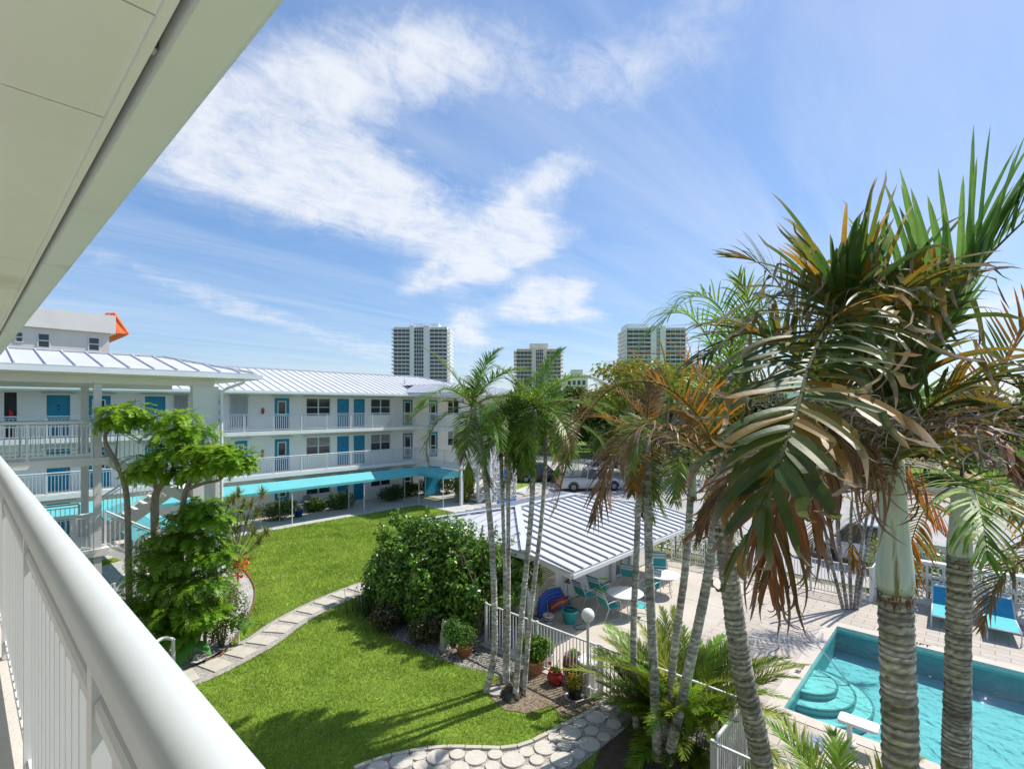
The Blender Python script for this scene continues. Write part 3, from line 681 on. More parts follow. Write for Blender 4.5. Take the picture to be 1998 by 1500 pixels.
for a, b in (((PX0, PY1), (PX1, PY1)), ((PX1, PY1), (PX1, PY0)), ((PX0, PY0), (PX0, PY1)), ((PX1, PY0), (PX0, PY0))): m.poly([(*a, -.2), (*b, -.2), (*b, .011), (*a, .011)])
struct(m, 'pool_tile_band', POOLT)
st_ = thing('pool_steps', 'three half round turquoise steps in the corner end of the pool', 'steps', (15.5, PY1, -1.1))
STEP = M('pool_step_plaster', (.36, .70, .66), .6, .06, 1); NOSE = M('step_nosing_tile', (.13, .30, .30), .4, .2, 20)
for r_, z in ((1.42, -.55), (1.05, -.38), (.66, -.23)):
    arc = [(15.25+r_*1.08*math.cos(a), PY1-.002-r_*math.sin(a)) for a in [math.pi*i/28 for i in range(29)]]
    o = MB().slab(arc, -.79 if r_ > 1.2 else z-.16, z).build('step', STEP, st_)
    m = MB()
    for a, b in zip(arc[:-1], arc[1:]): m.bar((*a, z-.02), (*b, z-.02), .05, .05)
    m.build('nosing', NOSE, o)
# water: clear turquoise sheet with a rippled, partly mirroring surface
WAT = bpy.data.materials.new('pool_water'); WAT.use_nodes = True; nt = WAT.node_tree; N = nt.nodes; L = nt.links; N.remove(N['Principled BSDF'])
tcw = N.new('ShaderNodeTexCoord'); nw1 = N.new('ShaderNodeTexNoise'); nw1.inputs['Scale'].default_value = 3.2; nw1.inputs['Detail'].default_value = 4; nw1.inputs['Distortion'].default_value = .8
L.new(tcw.outputs['Object'], nw1.inputs['Vector']); bpw = N.new('ShaderNodeBump'); bpw.inputs['Strength'].default_value = .8; bpw.inputs['Distance'].default_value = .09; L.new(nw1.outputs['Fac'], bpw.inputs['Height'])
trw = N.new('ShaderNodeBsdfTransparent'); trw.inputs[0].default_value = (.66, .92, .93, 1)
glw = N.new('ShaderNodeBsdfGlossy'); glw.inputs['Roughness'].default_value = .03; L.new(bpw.outputs[0], glw.inputs['Normal'])
fr = N.new('ShaderNodeFresnel'); fr.inputs[0].default_value = 1.33; L.new(bpw.outputs[0], fr.inputs['Normal'])
mxw = N.new('ShaderNodeMixShader'); L.new(fr.outputs[0], mxw.inputs[0]); L.new(trw.outputs[0], mxw.inputs[1]); L.new(glw.outputs[0], mxw.inputs[2]); L.new(mxw.outputs[0], N['Material Output'].inputs[0])
m = MB(); m.poly([(PX0, PY0, -.12), (PX1, PY0, -.12), (PX1, PY1, -.12), (PX0, PY1, -.12)]); struct(m, 'pool_water', WAT)
# garden walk under the awning and the walk round the lawn
m = MB()
for i in range(16):
    x = -8+i*2.0; m.slab([(x, 29.52), (x+1.985, 29.52), (x+1.985, 31.9), (x, 31.9)], -.03, .03)
for i in range(6):
    y = 29.5-(i+1)*1.6; m.slab([(22.22, y), (24.7, y), (24.7, y+1.585), (22.22, y+1.585)], -.03, .03)
struct(m, 'garden_walk', WALKC)
sheet([(-14, 31.92), (36, 31.92), (36, 34), (-14, 34)], .05, 'planting_strip', CONC)
# parking lot, road, verges beyond
sheet([(23.9, -60), (52, -60), (52, 60), (24.9, 60), (24.9, 34), (24.9, 12), (23.9, 12)], -.02, 'parking_lot', ASPH)
sheet([(52.2, -120), (60, -120), (60, 120), (52.2, 120)], -.015, 'road', ROADM)
sheet([(60.1, -150), (400, -150), (400, 200), (60.1, 200)], -.01, 'verge', LAWNM)
m = MB()
for i in range(14):
    y = -38+i*2.75; m.slab([(24.6, y), (29.8, y), (29.8, y+.11), (24.6, y+.11)], -.03, -.015)
    m.slab([(46.5, y+3), (51.8, y+3), (51.8, y+3.11), (46.5, y+3.11)], -.03, -.015)
for i in range(6): y = 17+i*2.75; m.slab([(29.8, y), (34.5, y), (34.5, y+.11), (29.8, y+.11)], -.03, -.015)
struct(m, 'parking_lines', LINEP)
p = G(1120, 955); q = G(1000, 962)
sheet([(31, 28.2), (44, 33), (44, 36), (31, 31)], .06, 'kerbed_verge', LAWNM, .12)
m = MB(); m.hexa([(30.6, 26.9, -.02), (44, 31.6, -.02), (44, 33, -.02), (30.6, 28.2, -.02), (30.6, 26.9, .08), (44, 31.6, .08), (44, 33, .08), (30.6, 28.2, .08)]); struct(m, 'pavement', WALKC)
# beds and paths
def strip(cl, w_):
    L_, R_ = [], []
    for i, p in enumerate(cl):
        t = (cl[min(i+1, len(cl)-1)]-cl[max(i-1, 0)]); t = Vector((t.x, t.y)).normalized(); n = Vector((-t.y, t.x))
        L_.append((p.x+n.x*w_/2, p.y+n.y*w_/2)); R_.append((p.x-n.x*w_/2, p.y-n.y*w_/2))
    return L_+R_[::-1]
def smooth(pts, k=8):
    pts = [Vector(p) for p in pts]; out = []
    P = [pts[0]*2-pts[1]]+pts+[pts[-1]*2-pts[-2]]
    for i in range(1, len(P)-2):
        a, b, c, d_ = P[i-1:i+3]
        for j in range(k):
            t = j/k; out.append(.5*((2*b)+(c-a)*t+(2*a-5*b+4*c-d_)*t*t+(3*b-a-3*c+d_)*t**3))
    out.append(pts[-1]); return out
PATH = smooth([G(330, 1334), G(395, 1310), G(455, 1281), G(510, 1251), G(560, 1216), G(610, 1188), G(660, 1165), G(705, 1147), G(760, 1128), G(830, 1106)])
PW = strip(PATH, 1.15)
sheet(PW, .012, 'gravel_path', GRAVELG)
STONEP = [G(*p) for p in ((640, 1520), (690, 1500), (760, 1478), (850, 1463), (1000, 1463), (1060, 1442), (1110, 1415), (1165, 1385), (1195, 1356), (1262, 1376), (1215, 1425), (1170, 1462), (1120, 1500), (1060, 1560), (660, 1590))]
sheet(STONEP, .012, 'round_stone_path', GRAVELG)
BEDL = [G(*p) for p in ((488, 1132), (497, 1160), (490, 1192), (468, 1232), (440, 1270), (424, 1284), (385, 1297), (330, 1313), (280, 1326), (150, 1200), (180, 1110), (300, 1075), (430, 1082), (470, 1108))]
sheet(BEDL, .012, 'gravel_bed', GRAVEL)
BEDB = [G(*p) for p in ((735, 1135), (700, 1165), (706, 1200), (760, 1240), (830, 1275), (900, 1300), (955, 1312), (1000, 1335))]+[Vector((10.35, 9.0, 0)), Vector((10.35, 10.9, 0)), Vector((12.6, 11, 0)), Vector((12.6, 16.2, 0))]
sheet(BEDB, .008, 'shrub_bed', voronoimat('bed_gravel', (.07, .06, .05), (.40, .38, .34), 30))
BEDM = [G(*p) for p in ((985, 1322), (950, 1340), (958, 1362), (985, 1385), (1030, 1392), (1075, 1376), (1100, 1400), (1140, 1392), (1172, 1372))]+[Vector((10.4, 6.75, 0)), Vector((10.35, 9.1, 0))]
sheet(BEDM, .016, 'mulch_bed', MULCH)
BEDP = [G(1180, 1440), G(1250, 1380), Vector((10.3, 5.6, 0)), Vector((10.3, 3.5, 0)), Vector((8.65, 3.4, 0)), Vector((8.65, -4, 0)), Vector((4.6, -4, 0)), Vector((4.6, 1.5, 0)), G(1130, 1560)]
sheet(BEDP, .005, 'palm_bed', SOIL)
STON = M('stepping_slab', (.50, .465, .395), .85, .1, 3, .3, 50)
RNDS = M('round_slab', (.58, .54, .47), .85, .12, 3, .35, 40)
# square slabs, one thing each
cum = [0]
for a, b in zip(PATH[:-1], PATH[1:]): cum.append(cum[-1]+(b-a).length)
proto = None; s0 = .35; nsl = 0
names = ['nearest the handrail', 'second from the handrail', 'third from the handrail', 'fourth from the handrail', 'fifth from the handrail', 'sixth from the handrail', 'seventh from the handrail', 'eighth from the handrail', 'ninth from the handrail', 'tenth from the handrail', 'eleventh from the handrail', 'twelfth from the handrail']
while s0 < cum[-1]-.3 and nsl < 12:
    i = max(j for j in range(len(cum)) if cum[j] <= s0); i = min(i, len(PATH)-2)
    p = PATH[i]+(PATH[i+1]-PATH[i])*((s0-cum[i])/(cum[i+1]-cum[i])); t = (PATH[i+1]-PATH[i]); ang = math.atan2(t.y, t.x)+ru(-.05, .05)
    lab = 'square concrete stepping slab in the curved gravel path, '+names[nsl]
    if proto is None:
        proto = B(-.26, -.37, 0, .26, .37, .035).build('stepping_slab', STON, bevel=.008); tag(proto, lab, 'stepping slab', 'square stepping slabs'); c = proto
    else: c = proto.copy(); col.objects.link(c); c['label'] = lab
    c.location = (p.x, p.y, .008); c.rotation_euler = (0, 0, ang); s0 += .78 if nsl else .78; nsl += 1
proto = None
ro = [(275, 625, 75), (390, 585, 50), (512, 595, 72), (640, 578, 48), (758, 600, 72), (887, 578, 48), (1000, 613, 75), (1090, 562, 48), (1210, 535, 72), (1157, 615, 48), (1337, 523, 48), (1376, 437, 72), (1275, 470, 46), (1317, 610, 75), (1425, 575, 47), (1497, 512, 72), (1435, 375, 45), (1540, 335, 66), (1592, 465, 45), (400, 652, 48), (527, 680, 46), (655, 668, 62), (868, 655, 48), (125, 668, 70), (1230, 672, 46), (1098, 680, 44), (1512, 425, 46), (1610, 270, 48), (780, 700, 50), (1660, 380, 46)]
for k, (a, b, r_) in enumerate(ro):
    g = G(700+a/3.33, 1300+b/3.33)
    if proto is None:
        proto = MB().lathe((0, 0, 0), [(.97, 0), (1.0, .012), (.99, .03), (.965, .036)], 28).build('round_slab', RNDS); c = proto
    else: c = proto.copy(); col.objects.link(c)
    rad = r_/3.33*(g-CAM).dot(FW)/FPX
    tag(c, ('large' if r_ > 58 else 'small')+' round concrete slab set in the gravel of the path to the gate', 'stepping stone', 'large round slabs of the gate path' if r_ > 58 else 'small round slabs of the gate path')
    c.location = (g.x, g.y, .008); c.scale = (rad, rad, 1); c.rotation_euler = (0, 0, k*1.3)
# brick edging along the round stone path, and round the gravel bed
def edging(pts, name, label, w_=.09, h_=.05, L_=.34, mat=None):
    m = MB()
    acc_ = 0; last = pts[0]
    for p in pts[1:]:
        if (p-last).length >= L_:
            u = (p-last).normalized(); m.bar(last+u*.01+Vector((0, 0, h_/2)), p-u*.01+Vector((0, 0, h_/2+ru(-.008, .008))), w_, h_+.02); last = p
    o = m.build(name, mat or STON); tag(o, label, 'edging'); return o
edging(smooth([G(*p) for p in ((690, 1502), (730, 1487), (780, 1473), (850, 1461), (930, 1461), (1000, 1461), (1055, 1441), (1100, 1416), (1150, 1391), (1192, 1360))], 14), 'path_edging', 'low stone edging between the lawn and the round slab path')
edging(smooth([G(*p) for p in ((470, 1106), (492, 1135), (498, 1160), (490, 1192), (468, 1232), (440, 1270), (424, 1284), (385, 1297))], 14), 'bed_edging', 'brown curved edging round the white gravel bed', .035, .06, .2, M('edging_brown', (.22, .12, .07), .8))
struct(MB().slab(strip([p+Vector((0, 0, 0)) for p in PATH], 1.22), -.02, .006), 'path_rim', SOIL)
# ---------------------------------------------------------------- lawn blades
def inside(px, py, poly):
    c = np.zeros(len(px), bool); n = len(poly)
    for i in range(n):
        x0, y0 = poly[i][0], poly[i][1]; x1, y1 = poly[(i+1) % n][0], poly[(i+1) % n][1]
        with np.errstate(divide='ignore', invalid='ignore'):
            c ^= ((y0 > py) != (y1 > py)) & (px < (x1-x0)*(py-y0)/(y1-y0+1e-12)+x0)
    return c
def blades(n, region, avoid, name, label, h=(.03, .065), wd=.0075, clusters=True):
    xs = rng.uniform(min(p[0] for p in region), max(p[0] for p in region), n); ys_ = rng.uniform(min(p[1] for p in region), max(p[1] for p in region), n)
    dist = np.hypot(xs, ys_); keep = rng.uniform(0, 1, n) < np.minimum(1, (13/np.maximum(dist, 6))**1.3)
    # only what the garden side can see
    f_ = xs*FW.x+ys_*FW.y; r_ = xs*RT.x+ys_*RT.y; keep &= (f_ > 6) & (r_/np.maximum(f_, .1) > -1.15) & (r_/np.maximum(f_, .1) < 1.1)
    keep &= inside(xs, ys_, region)
    for a in avoid: keep &= ~inside(xs, ys_, a)
    xs, ys_, dist = xs[keep], ys_[keep], dist[keep]; n = len(xs)
    gsc = np.maximum(1, dist/13)
    hh = rng.uniform(*h, n)*gsc**.5*rng.choice([1,1,1,1.5],n); ww = rng.uniform(.6, 1.4, n)*wd*gsc; a = rng.uniform(0, 2*np.pi, n); ln = rng.uniform(.2, 1.3, n); b = rng.uniform(0, 2*np.pi, n)
    V = np.zeros((n, 3, 3), np.float32)
    V[:, 0] = np.c_[xs-np.cos(a)*ww, ys_-np.sin(a)*ww, np.zeros(n)]; V[:, 1] = np.c_[xs+np.cos(a)*ww, ys_+np.sin(a)*ww, np.zeros(n)]
    V[:, 2] = np.c_[xs+np.cos(b)*hh*ln, ys_+np.sin(b)*hh*ln, hh]
    patch = np.sin(xs*1.1+2*np.sin(ys_*.7))*np.sin(ys_*.9+1.5*np.sin(xs*.5))
    t = np.clip(rng.normal(.5, .22, n)+patch*.22+.14*np.sin(xs*3.1+ys_*1.3)*np.sin(ys_*2.7-xs), 0, 1)[:, None]
    c = np.array([.20, .33, .02])*(1-t)+np.array([.46, .57, .10])*t; dry = rng.uniform(0, 1, n) < .03+.10*np.clip(np.sin(xs*.8+1.7)*np.sin(ys_*.63+.4)-.45, 0, 1); c[dry] = (.42, .36, .17)
    me = bpy.data.meshes.new(name); me.vertices.add(n*3); me.vertices.foreach_set('co', V.ravel())
    me.loops.add(n*3); me.loops.foreach_set('vertex_index', np.arange(n*3, dtype=np.int32)); me.polygons.add(n)
    me.polygons.foreach_set('loop_start', np.arange(0, n*3, 3, dtype=np.int32))
    ca = me.color_attributes.new('tint', 'FLOAT_COLOR', 'POINT'); cc = np.ones((n, 3, 4), np.float32); cc[:, :, :3] = c[:, None, :]; ca.data.foreach_set('color', cc.ravel())
    me.materials.append(BLADE); me.update(); me.validate()
    o = bpy.data.objects.new(name, me); col.objects.link(o); return tag(o, label, 'grass', None, 'stuff')
CAB = [(11.5, 9), (22, 9), (22, 16), (11.5, 16)]
blades(1150000, LAWN, [PW, xy(STONEP), xy(BEDL), xy(BEDB), xy(BEDM), xy(BEDP), CAB], 'grass', 'short bright green grass of the garden lawn')
# ---------------------------------------------------------------- fences, wall, gate
def fence(name, label, runs, h=1.24, bay=1.75, pk=.105, cat='fence', parent=None, skip=()):
    t = thing(name, label, cat, runs[0][0])
    for (a, b) in runs:
        a, b = Vector(a), Vector(b); n = max(1, round((b-a).length/bay)); dv = (b-a)/n; u = dv.normalized()
        for i in range(n+1):
            q = a+dv*i; B(q.x-.03, q.y-.03, 0, q.x+.03, q.y+.03, h+.03).build('post', WHITE, t)
        for i in range(n):
            p, q = a+dv*i+u*.032, a+dv*(i+1)-u*.032; m = MB(); L_ = (q-p).length; k = round(L_/pk); up = Vector((0, 0, 1))
            m.bar(p+up*(h-.02), q+up*(h-.02), .045, .04); m.bar(p+up*.1, q+up*.1, .035, .035)
            for j in range(1, k): r_ = p+(q-p)*(j/k); m.bar(r_+up*.1, r_+up*(h-.03), .02, .02, Vector((1, 0, 0)))
            m.build('picket_panel', WHITE, t)
    return t
fence('picket_fence', 'white metal picket fence between the potted plants and the patio, ending at the gate', [((10.5, 10.7, 0), (10.5, 6.8, 0))])
gt = fence('garden_gate', 'white picket gate closing the fence right of the globe lamp, behind feathery palms', [((10.5, 6.72, 0), (10.5, 5.5, 0))], bay=3, cat='gate')
m = MB(); m.box(10.46, 6.66, .3, 10.54, 6.70, .38); m.box(10.46, 6.66, .95, 10.54, 6.70, 1.03); m.build('hinge', CHROME, gt)
fence('picket_fence', 'white picket fence with a corner by the arching palms at the near pool edge', [((10.5, 5.4, 0), (10.5, 3.4, 0)), ((10.44, 3.4, 0), (8.8, 3.4, 0)), ((8.8, 3.34, 0), (8.8, -6, 0))])
fence('picket_fence', 'white picket fence on the parking side of the pool, joined to the pierced block wall', [((22.1, 10.4, 0), (22.1, 2.9, 0)), ((22.16, 2.86, 0), (23.05, 2.86, 0))])
bw = thing('block_wall', 'white pierced breeze block wall behind the turquoise loungers', 'wall', (23.3, 0, 0))
PW_ = M('white_masonry_paint', (.74, .74, .72), .75, .06, 2, .25, 50)
bs_ = .45; nb_ = 20; y = 2.75
MB().box(23.17, y-nb_*bs_-.1, -.02, 23.43, y+.1, .12).build('base', PW_, bw)
MB().box(23.15, y-nb_*bs_-.1, .125+3*bs_*.98, 23.45, y+.12, .125+3*bs_*.98+.09).build('coping', PW_, bw)
MB().box(23.16, y+.003, .12, 23.44, y+.1, .12+3*bs_*.98).build('end_pier', PW_, bw)
bp_ = MB(); Wb, Hb, f_ = bs_-.008, bs_*.98-.008, .032; x0, x1 = 23.25, 23.35
bp_.box(x0, 0, 0, x1, Wb, f_); bp_.box(x0, 0, Hb-f_, x1, Wb, Hb); bp_.box(x0, 0, f_, x1, f_, Hb-f_); bp_.box(x0, Wb-f_, f_, x1, Wb, Hb-f_)
cy, cz = Wb/2, Hb/2; ring = []
for k in range(14):
    a = 2*math.pi*k/14; a2 = 2*math.pi*(k+1)/14
    P_ = lambda r_, a_: (cy+r_*math.cos(a_), cz+r_*math.sin(a_))
    q = [P_(.075, a), P_(.075, a2), P_(.108, a2), P_(.108, a)]
    bp_.hexa([(x0, *q[0]), (x0, *q[1]), (x0, *q[2]), (x0, *q[3]), (x1, *q[0]), (x1, *q[1]), (x1, *q[2]), (x1, *q[3])])
for sy in (-1, 1):
    for sz in (-1, 1): bp_.bar(((x0+x1)/2, cy+sy*.078, cz+sz*.078), ((x0+x1)/2, cy+sy*.185, cz+sz*.18), .1, .03, Vector((0, sz, -sy)))
pb = bp_.build('pierced_block', PW_); base = None
for i in range(nb_):
    for j in range(3):
        c = pb if base is None else base.copy()
        if base is not None: col.objects.link(c)
        base = pb; c.parent = bw; c.location = Vector((0, y-(i+1)*bs_, .122+j*bs_*.98))-LOC[bw.name]
# ---------------------------------------------------------------- patio furniture
SLING = M('turquoise_sling', (.06, .46, .48), .7, .08, 4, .2, 120); SLINGB = M('blue_sling', (.03, .29, .46), .7, .08, 4, .2, 120); SLINGW = M('white_sling', (.75, .76, .75), .7, .05, 4)
PLW = M('white_plastic', (.74, .75, .74), .4, .04, 4)
def sling_chair():
    t = thing('patio_chair', 'x', 'chair', (0, 0, 0), 'sling chairs on the patio')
    for s in (-1, 1):
        x = s*.28
        MB().tube(smooth([(x, .30, 0), (x, .27, .4), (x, .24, .60), (x, .12, .63), (x, -.16, .60), (x, -.27, .55)], 4), .015, 7).build('arm_frame', WHITE, t, True)
        MB().tube([(x, -.38, 0), (x, -.20, .42), (x*.98, -.27, .6), (x*.95, -.42, .95)], .015, 7).build('leg', WHITE, t, True)
        MB().tube([(x, .30, .012), (x, -.38, .012)], .014, 6).build('runner', WHITE, t, True)
    MB().tube([(-.265, -.42, .95), (.265, -.42, .95)], .015, 7).build('crossbar', WHITE, t, True); MB().tube([(-.28, .26, .40), (.28, .26, .40)], .014, 6).build('crossbar', WHITE, t, True)
    prof = [(.26, .42), (.1, .40), (-.1, .385), (-.2, .41)]
    m = MB(); m.extrude([(0, y, z) for y, z in prof]+[(0, y, z-.015) for y, z in prof[::-1]], (-.262, 0, 0), (.262, 0, 0)); m.build('seat', SLING, t)
    def seg(a, b): 
        P = lambda q: Vector((0, -.20-.225*q, .42+.53*q)); n_ = Vector((0, -.013, -.006))
        A, Bq = P(a), P(b); m = MB(); m.extrude([A, Bq, Bq+n_, A+n_], (-.255, 0, 0), (.255, 0, 0)); return m
    bk = seg(0, .56).build('backrest', SLING, t); seg(.562, .70).build('stripe', SLINGW, bk); seg(.702, .78).build('stripe', SLING, bk); seg(.782, .9).build('stripe', SLINGW, bk); seg(.902, 1).build('stripe', SLINGB, bk)
    return t
CH = sling_chair()
def face_to(p, q): return math.atan2(q[1]-p[1], q[0]-p[0])-math.pi/2
Z6 = lambda a, b: G(1000+a/3.9475, 1000+b/3.9475)
T1, T2 = Vector((15.27, 8.85, 0)), Vector((17.9, 8.75, 0))
chairs = [(Z6(560, 715), R(-105), 'turquoise sling chair with striped back nearest the rules sign, against the wall'), (Z6(668, 672), R(-95), 'turquoise sling chair with green foam noodles on its seat'),
          (Z6(745, 805), None, 'turquoise sling chair at the near left side of the nearer round table'), (Z6(985, 800), None, 'turquoise sling chair at the right of the nearer round table, behind palm trunks'),
          (Z6(905, 560), R(-80), 'blue striped sling chair by the sliding glass door'), (Z6(1060, 655), None, 'turquoise sling chair between the two round tables'), (Z6(1135, 505), None, 'blue striped sling chair on the far side of the farther round table')]
for i, (p, a, lab) in enumerate(chairs):
    tgt = T1 if i in (2, 3) else T2
    if i == 5: tgt = T1
    c = CH if i == 0 else dup(CH)
    c['label'] = lab; c.location = (p.x, p.y, .002); c.rotation_euler = (0, 0, a if a is not None else face_to(p, tgt))
def patio_table():
    t = thing('patio_table', 'x', 'table', (0, 0, 0), 'round white patio tables')
    MB().lathe((0, 0, 0), [(.03, .715), (.58, .705), (.61, .712), (.615, .728), (.60, .738), (.03, .742)], 36).build('tabletop', PLW, t)
    for k in range(4):
        a = math.pi/4+k*math.pi/2; c, s = math.cos(a), math.sin(a)
        MB().tube(smooth([(c*.46, s*.46, .70), (c*.40, s*.40, .62), (c*.3, s*.3, .42), (c*.36, s*.36, .15), (c*.44, s*.44, .0)], 4), .016, 7).build('leg', WHITE, t, True)
    m = MB(); ring = [(.31*math.cos(a), .31*math.sin(a), .40) for a in [2*math.pi*i/20 for i in range(21)]]; m.tube(ring, .012, 6); m.tube([(0, 0, .705), (0, 0, .2)], .02, 8); m.build('ring_brace', WHITE, t)
    return t
TB = patio_table(); TB.location = (T1.x, T1.y, 0); TB['label'] = 'round white patio table nearer the pool house sign, half in sun'
dup(TB, (T2.x, T2.y, 0), .4, label='round white patio table farther along the patio, near the glass door')
def noodle(pts, r_, c, label, nm='foam_noodle'):
    o = MB().tube(smooth(pts, 6), r_, 10).build(nm, solid('foam_'+nm+str(len(bpy.data.materials)), c, .8), None, True); return tag(o, label, 'foam noodle')
p = chairs[1][0]
noodle([(p.x-.35, p.y-.45, .50), (p.x-.25, p.y-.05, .66), (p.x+.15, p.y+.15, .70), (p.x+.5, p.y-.05, .66)], .035, (.28, .55, .02), 'bright lime green foam noodle arched over a sling chair')
for k, (dx, dz) in enumerate(((0, 0), (.1, .0), (.05, .075))):
    o = MB().tube([(p.x+dx+.02, p.y-.25, .47+dz), (p.x+dx+.06, p.y+.18, .50+dz)], .04, 12).build('foam_noodle', SLING, None, True)
    tag(o, 'short turquoise foam roll bundled with two others on the chair seat', 'foam noodle', 'turquoise foam rolls on the chair')
# rules sign on the pool house wall
def text(body, size, loc, rot, mat, name, parent=None, ext=.001, align='CENTER', bold=0):
    cu = bpy.data.curves.new(name, 'FONT'); cu.body = body; cu.size = size; cu.extrude = ext; cu.align_x = align; cu.align_y = 'CENTER'; cu.offset = bold
    to = bpy.data.objects.new(name+'_tmp', cu); col.objects.link(to)
    dg = bpy.context.evaluated_depsgraph_get(); me = bpy.data.meshes.new_from_object(to.evaluated_get(dg)); bpy.data.objects.remove(to)
    me.name = name; me.materials.clear(); me.materials.append(mat); o = bpy.data.objects.new(name, me); col.objects.link(o)
    o.rotation_euler = rot; o.location = Vector(loc)-(LOC[parent.name] if parent else Vector()); o.parent = parent; return o
INK = solid('black_lettering', (.015, .015, .015), .6)
sx0, sx1, sz0, sz1 = XB(1046, 11.0), XB(1083, 11.0), .28, 1.78
sg = thing('rules_sign', 'large cream pool rules sign with black lettering on the pool house wall', 'sign', ((sx0+sx1)/2, 10.99, sz0))
B(sx0, 10.965, sz0, sx1, 10.996, sz1).build('board', solid('cream_board', (.62, .56, .42), .6), sg)
xm = (sx0+sx1)/2; wS = sx1-sx0
text('POOL RULES', wS*.155, (xm, 10.962, sz1-.10), (R(90), 0, 0), INK, 'heading', sg, bold=.004)
text('NO DIVING', wS*.17, (xm, 10.962, sz0+.12), (R(90), 0, 0), INK, 'warning', sg, bold=.004)
m = MB(); rr = random.Random(5)
for i in range(17):
    z = sz1-.24-i*.062; x = sx0+.07; e = sx1-.08-rr.uniform(0, .45)*(i % 3 != 0)
    while x < e: wd = rr.uniform(.03, .1); m.box(x, 10.9615, z-.014, min(x+wd, e), 10.964, z+.014); x += wd+.02
m.build('small_print', INK, sg)
# globe lamp
gp = G(1147, 1358)
lp = thing('globe_lamp', 'white globe lamp on a slim white post beside the garden gate', 'lamp', tuple(gp))
MB().lathe(gp, [(.07, 0), (.07, .25), (.045, .27), (.036, .3), (.034, 1.76), (.05, 1.78), (.07, 1.82)], 14).build('post', WHITE, lp)
gm_ = M('opal_globe', (.82, .82, .80), .3, .02, 3); MB().sphere((gp.x, gp.y, 1.97), .16, n=24, m=16).build('globe', gm_, lp, True)
# bucket, hose, rafts and pots
def pot(name, label, p, prof, mat, cat='pot', soil=True, group=None):
    t = thing(name, label, cat, (p.x, p.y, p.z), group)
    MB().lathe(p, prof, 22).build('pot_body', mat, t, True)
    if soil:
        r_, z = prof[-1]; MB().lathe(p, [(r_*.96, z-.05), (r_*.9, z-.04), (.01, z-.03)], 18, cap=False).build('soil', SOIL, t)
    return t
def PR(r0, r1, h, rim=.02): return [(r0*.9, 0), (r0, .01), (r1, h-.06), (r1+rim, h-.055), (r1+rim, h), (r1, h), (r1-.015, h-.05)]
pot('bucket', 'turquoise tub holding a coiled green hose by the rules sign', Z6(440, 845), PR(.19, .25, .42), SLING, 'tub')
b0 = Z6(440, 845)
m = MB(); hz_ = []
for i in range(60): a = i*.42; r_ = .19-.0006*i; hz_.append((b0.x+r_*math.cos(a), b0.y+r_*math.sin(a), .40+.0012*i))
m.tube(hz_, .013, 6); GREENH = solid('green_hose', (.01, .14, .10), .5)
o = m.tube(smooth([(b0.x+.2, b0.y-.1, .44), (b0.x+.33, b0.y-.2, .3), (b0.x+.35, b0.y-.3, .015), (b0.x+.1, b0.y-.65, .015), (b0.x-.25, b0.y-.55, .015), (b0.x-.2, b0.y-.3, .015), (b0.x+.15, b0.y-.4, .03)], 6), .013, 6).build('garden_hose', GREENH, None, True)
tag(o, 'dark green hose coiled in the turquoise tub and trailing on the patio', 'hose')
RAFTB = M('blue_raft_vinyl', (.05, .14, .55), .25, .12, 3)
ra = thing('pool_raft', 'folded blue inflatable pool raft leaning on the wall under the rules sign', 'raft', tuple(Z6(330, 790)))
q0, q1 = Z6(200, 815), Z6(480, 735); dv = (q1-q0)
m = MB()
for k in range(6):
    zz_ = .06+k*.10; off_ = Vector((0, .10*k*.5, 0)); a_ = q0+dv*(.02+.03*k)+off_; b_ = q1-dv*(.02*k)+off_+Vector((0, .25, 0))
    m.tube(smooth([a_+Vector((0, 0, zz_*.9)), a_.lerp(b_, .4)+Vector((0, 0, zz_+.10)), b_+Vector((0, 0, zz_+.03))], 5), .062, 8)
m.build('air_tube', RAFTB, ra, True)
rb = thing('pool_raft', 'rainbow striped inflatable lying on the folded blue raft', 'raft', tuple(Z6(340, 780)))
for k, c in enumerate(((.45, .03, .10), (.55, .13, .02), (.50, .34, .03), (.20, .05, .25), (.4, .02, .02))):
    a_ = q0+dv*.25+Vector((-.02*k, -.16, .22+.055*k)); b_ = q0+dv*.72+Vector((0, -.10, .30+.055*k)); MB().tube([a_, a_.lerp(b_, .5)+Vector((0, 0, .05)), b_], .035, 8).build('stripe', solid('raft_stripe%d' % k, c, .3), rb, True)
sp = pot('flower_pot', 'white pot with blue bands and a bare stump, before the blue raft', Z6(276, 850), PR(.13, .16, .28), WHITE)
MB().lathe(Z6(276, 850), [(.151, .10), (.153, .13)], 22, False).lathe(Z6(276, 850), [(.159, .19), (.160, .21)], 22, False).build('band', solid('navy_glaze', (.03, .05, .25), .3), sp)
MB().tube([Z6(276, 850)+Vector((0, 0, .24)), Z6(276, 850)+Vector((-.02, .02, .5)), Z6(270, 850)+Vector((0, 0, .75))], [.02, .015, .01], 6).build('stump', TERRA, sp)
p = Z6(430, 690); dr = pot('dried_plant', 'thin dried flower stalk standing against the white pool house wall', p, PR(.09, .11, .2), WHITE, 'plant')
m = MB(); m.tube(smooth([p+Vector((0, 0, .15)), p+Vector((-.04, 0, .55)), p+Vector((.03, 0, .8)), p+Vector((.08, 0, 1.0))], 4), .010, 5)
for k in range(26): a = p+Vector((ru(-.2, .22), ru(-.1, .1), ru(.72, 1.12))); m.sphere(a, .035, .03, .02, 6, 4); m.tube([a, p+Vector((0, 0, .8))], .004, 4)
m.build('stalk', solid('dried_stalk', (.10, .07, .06), .8), dr)
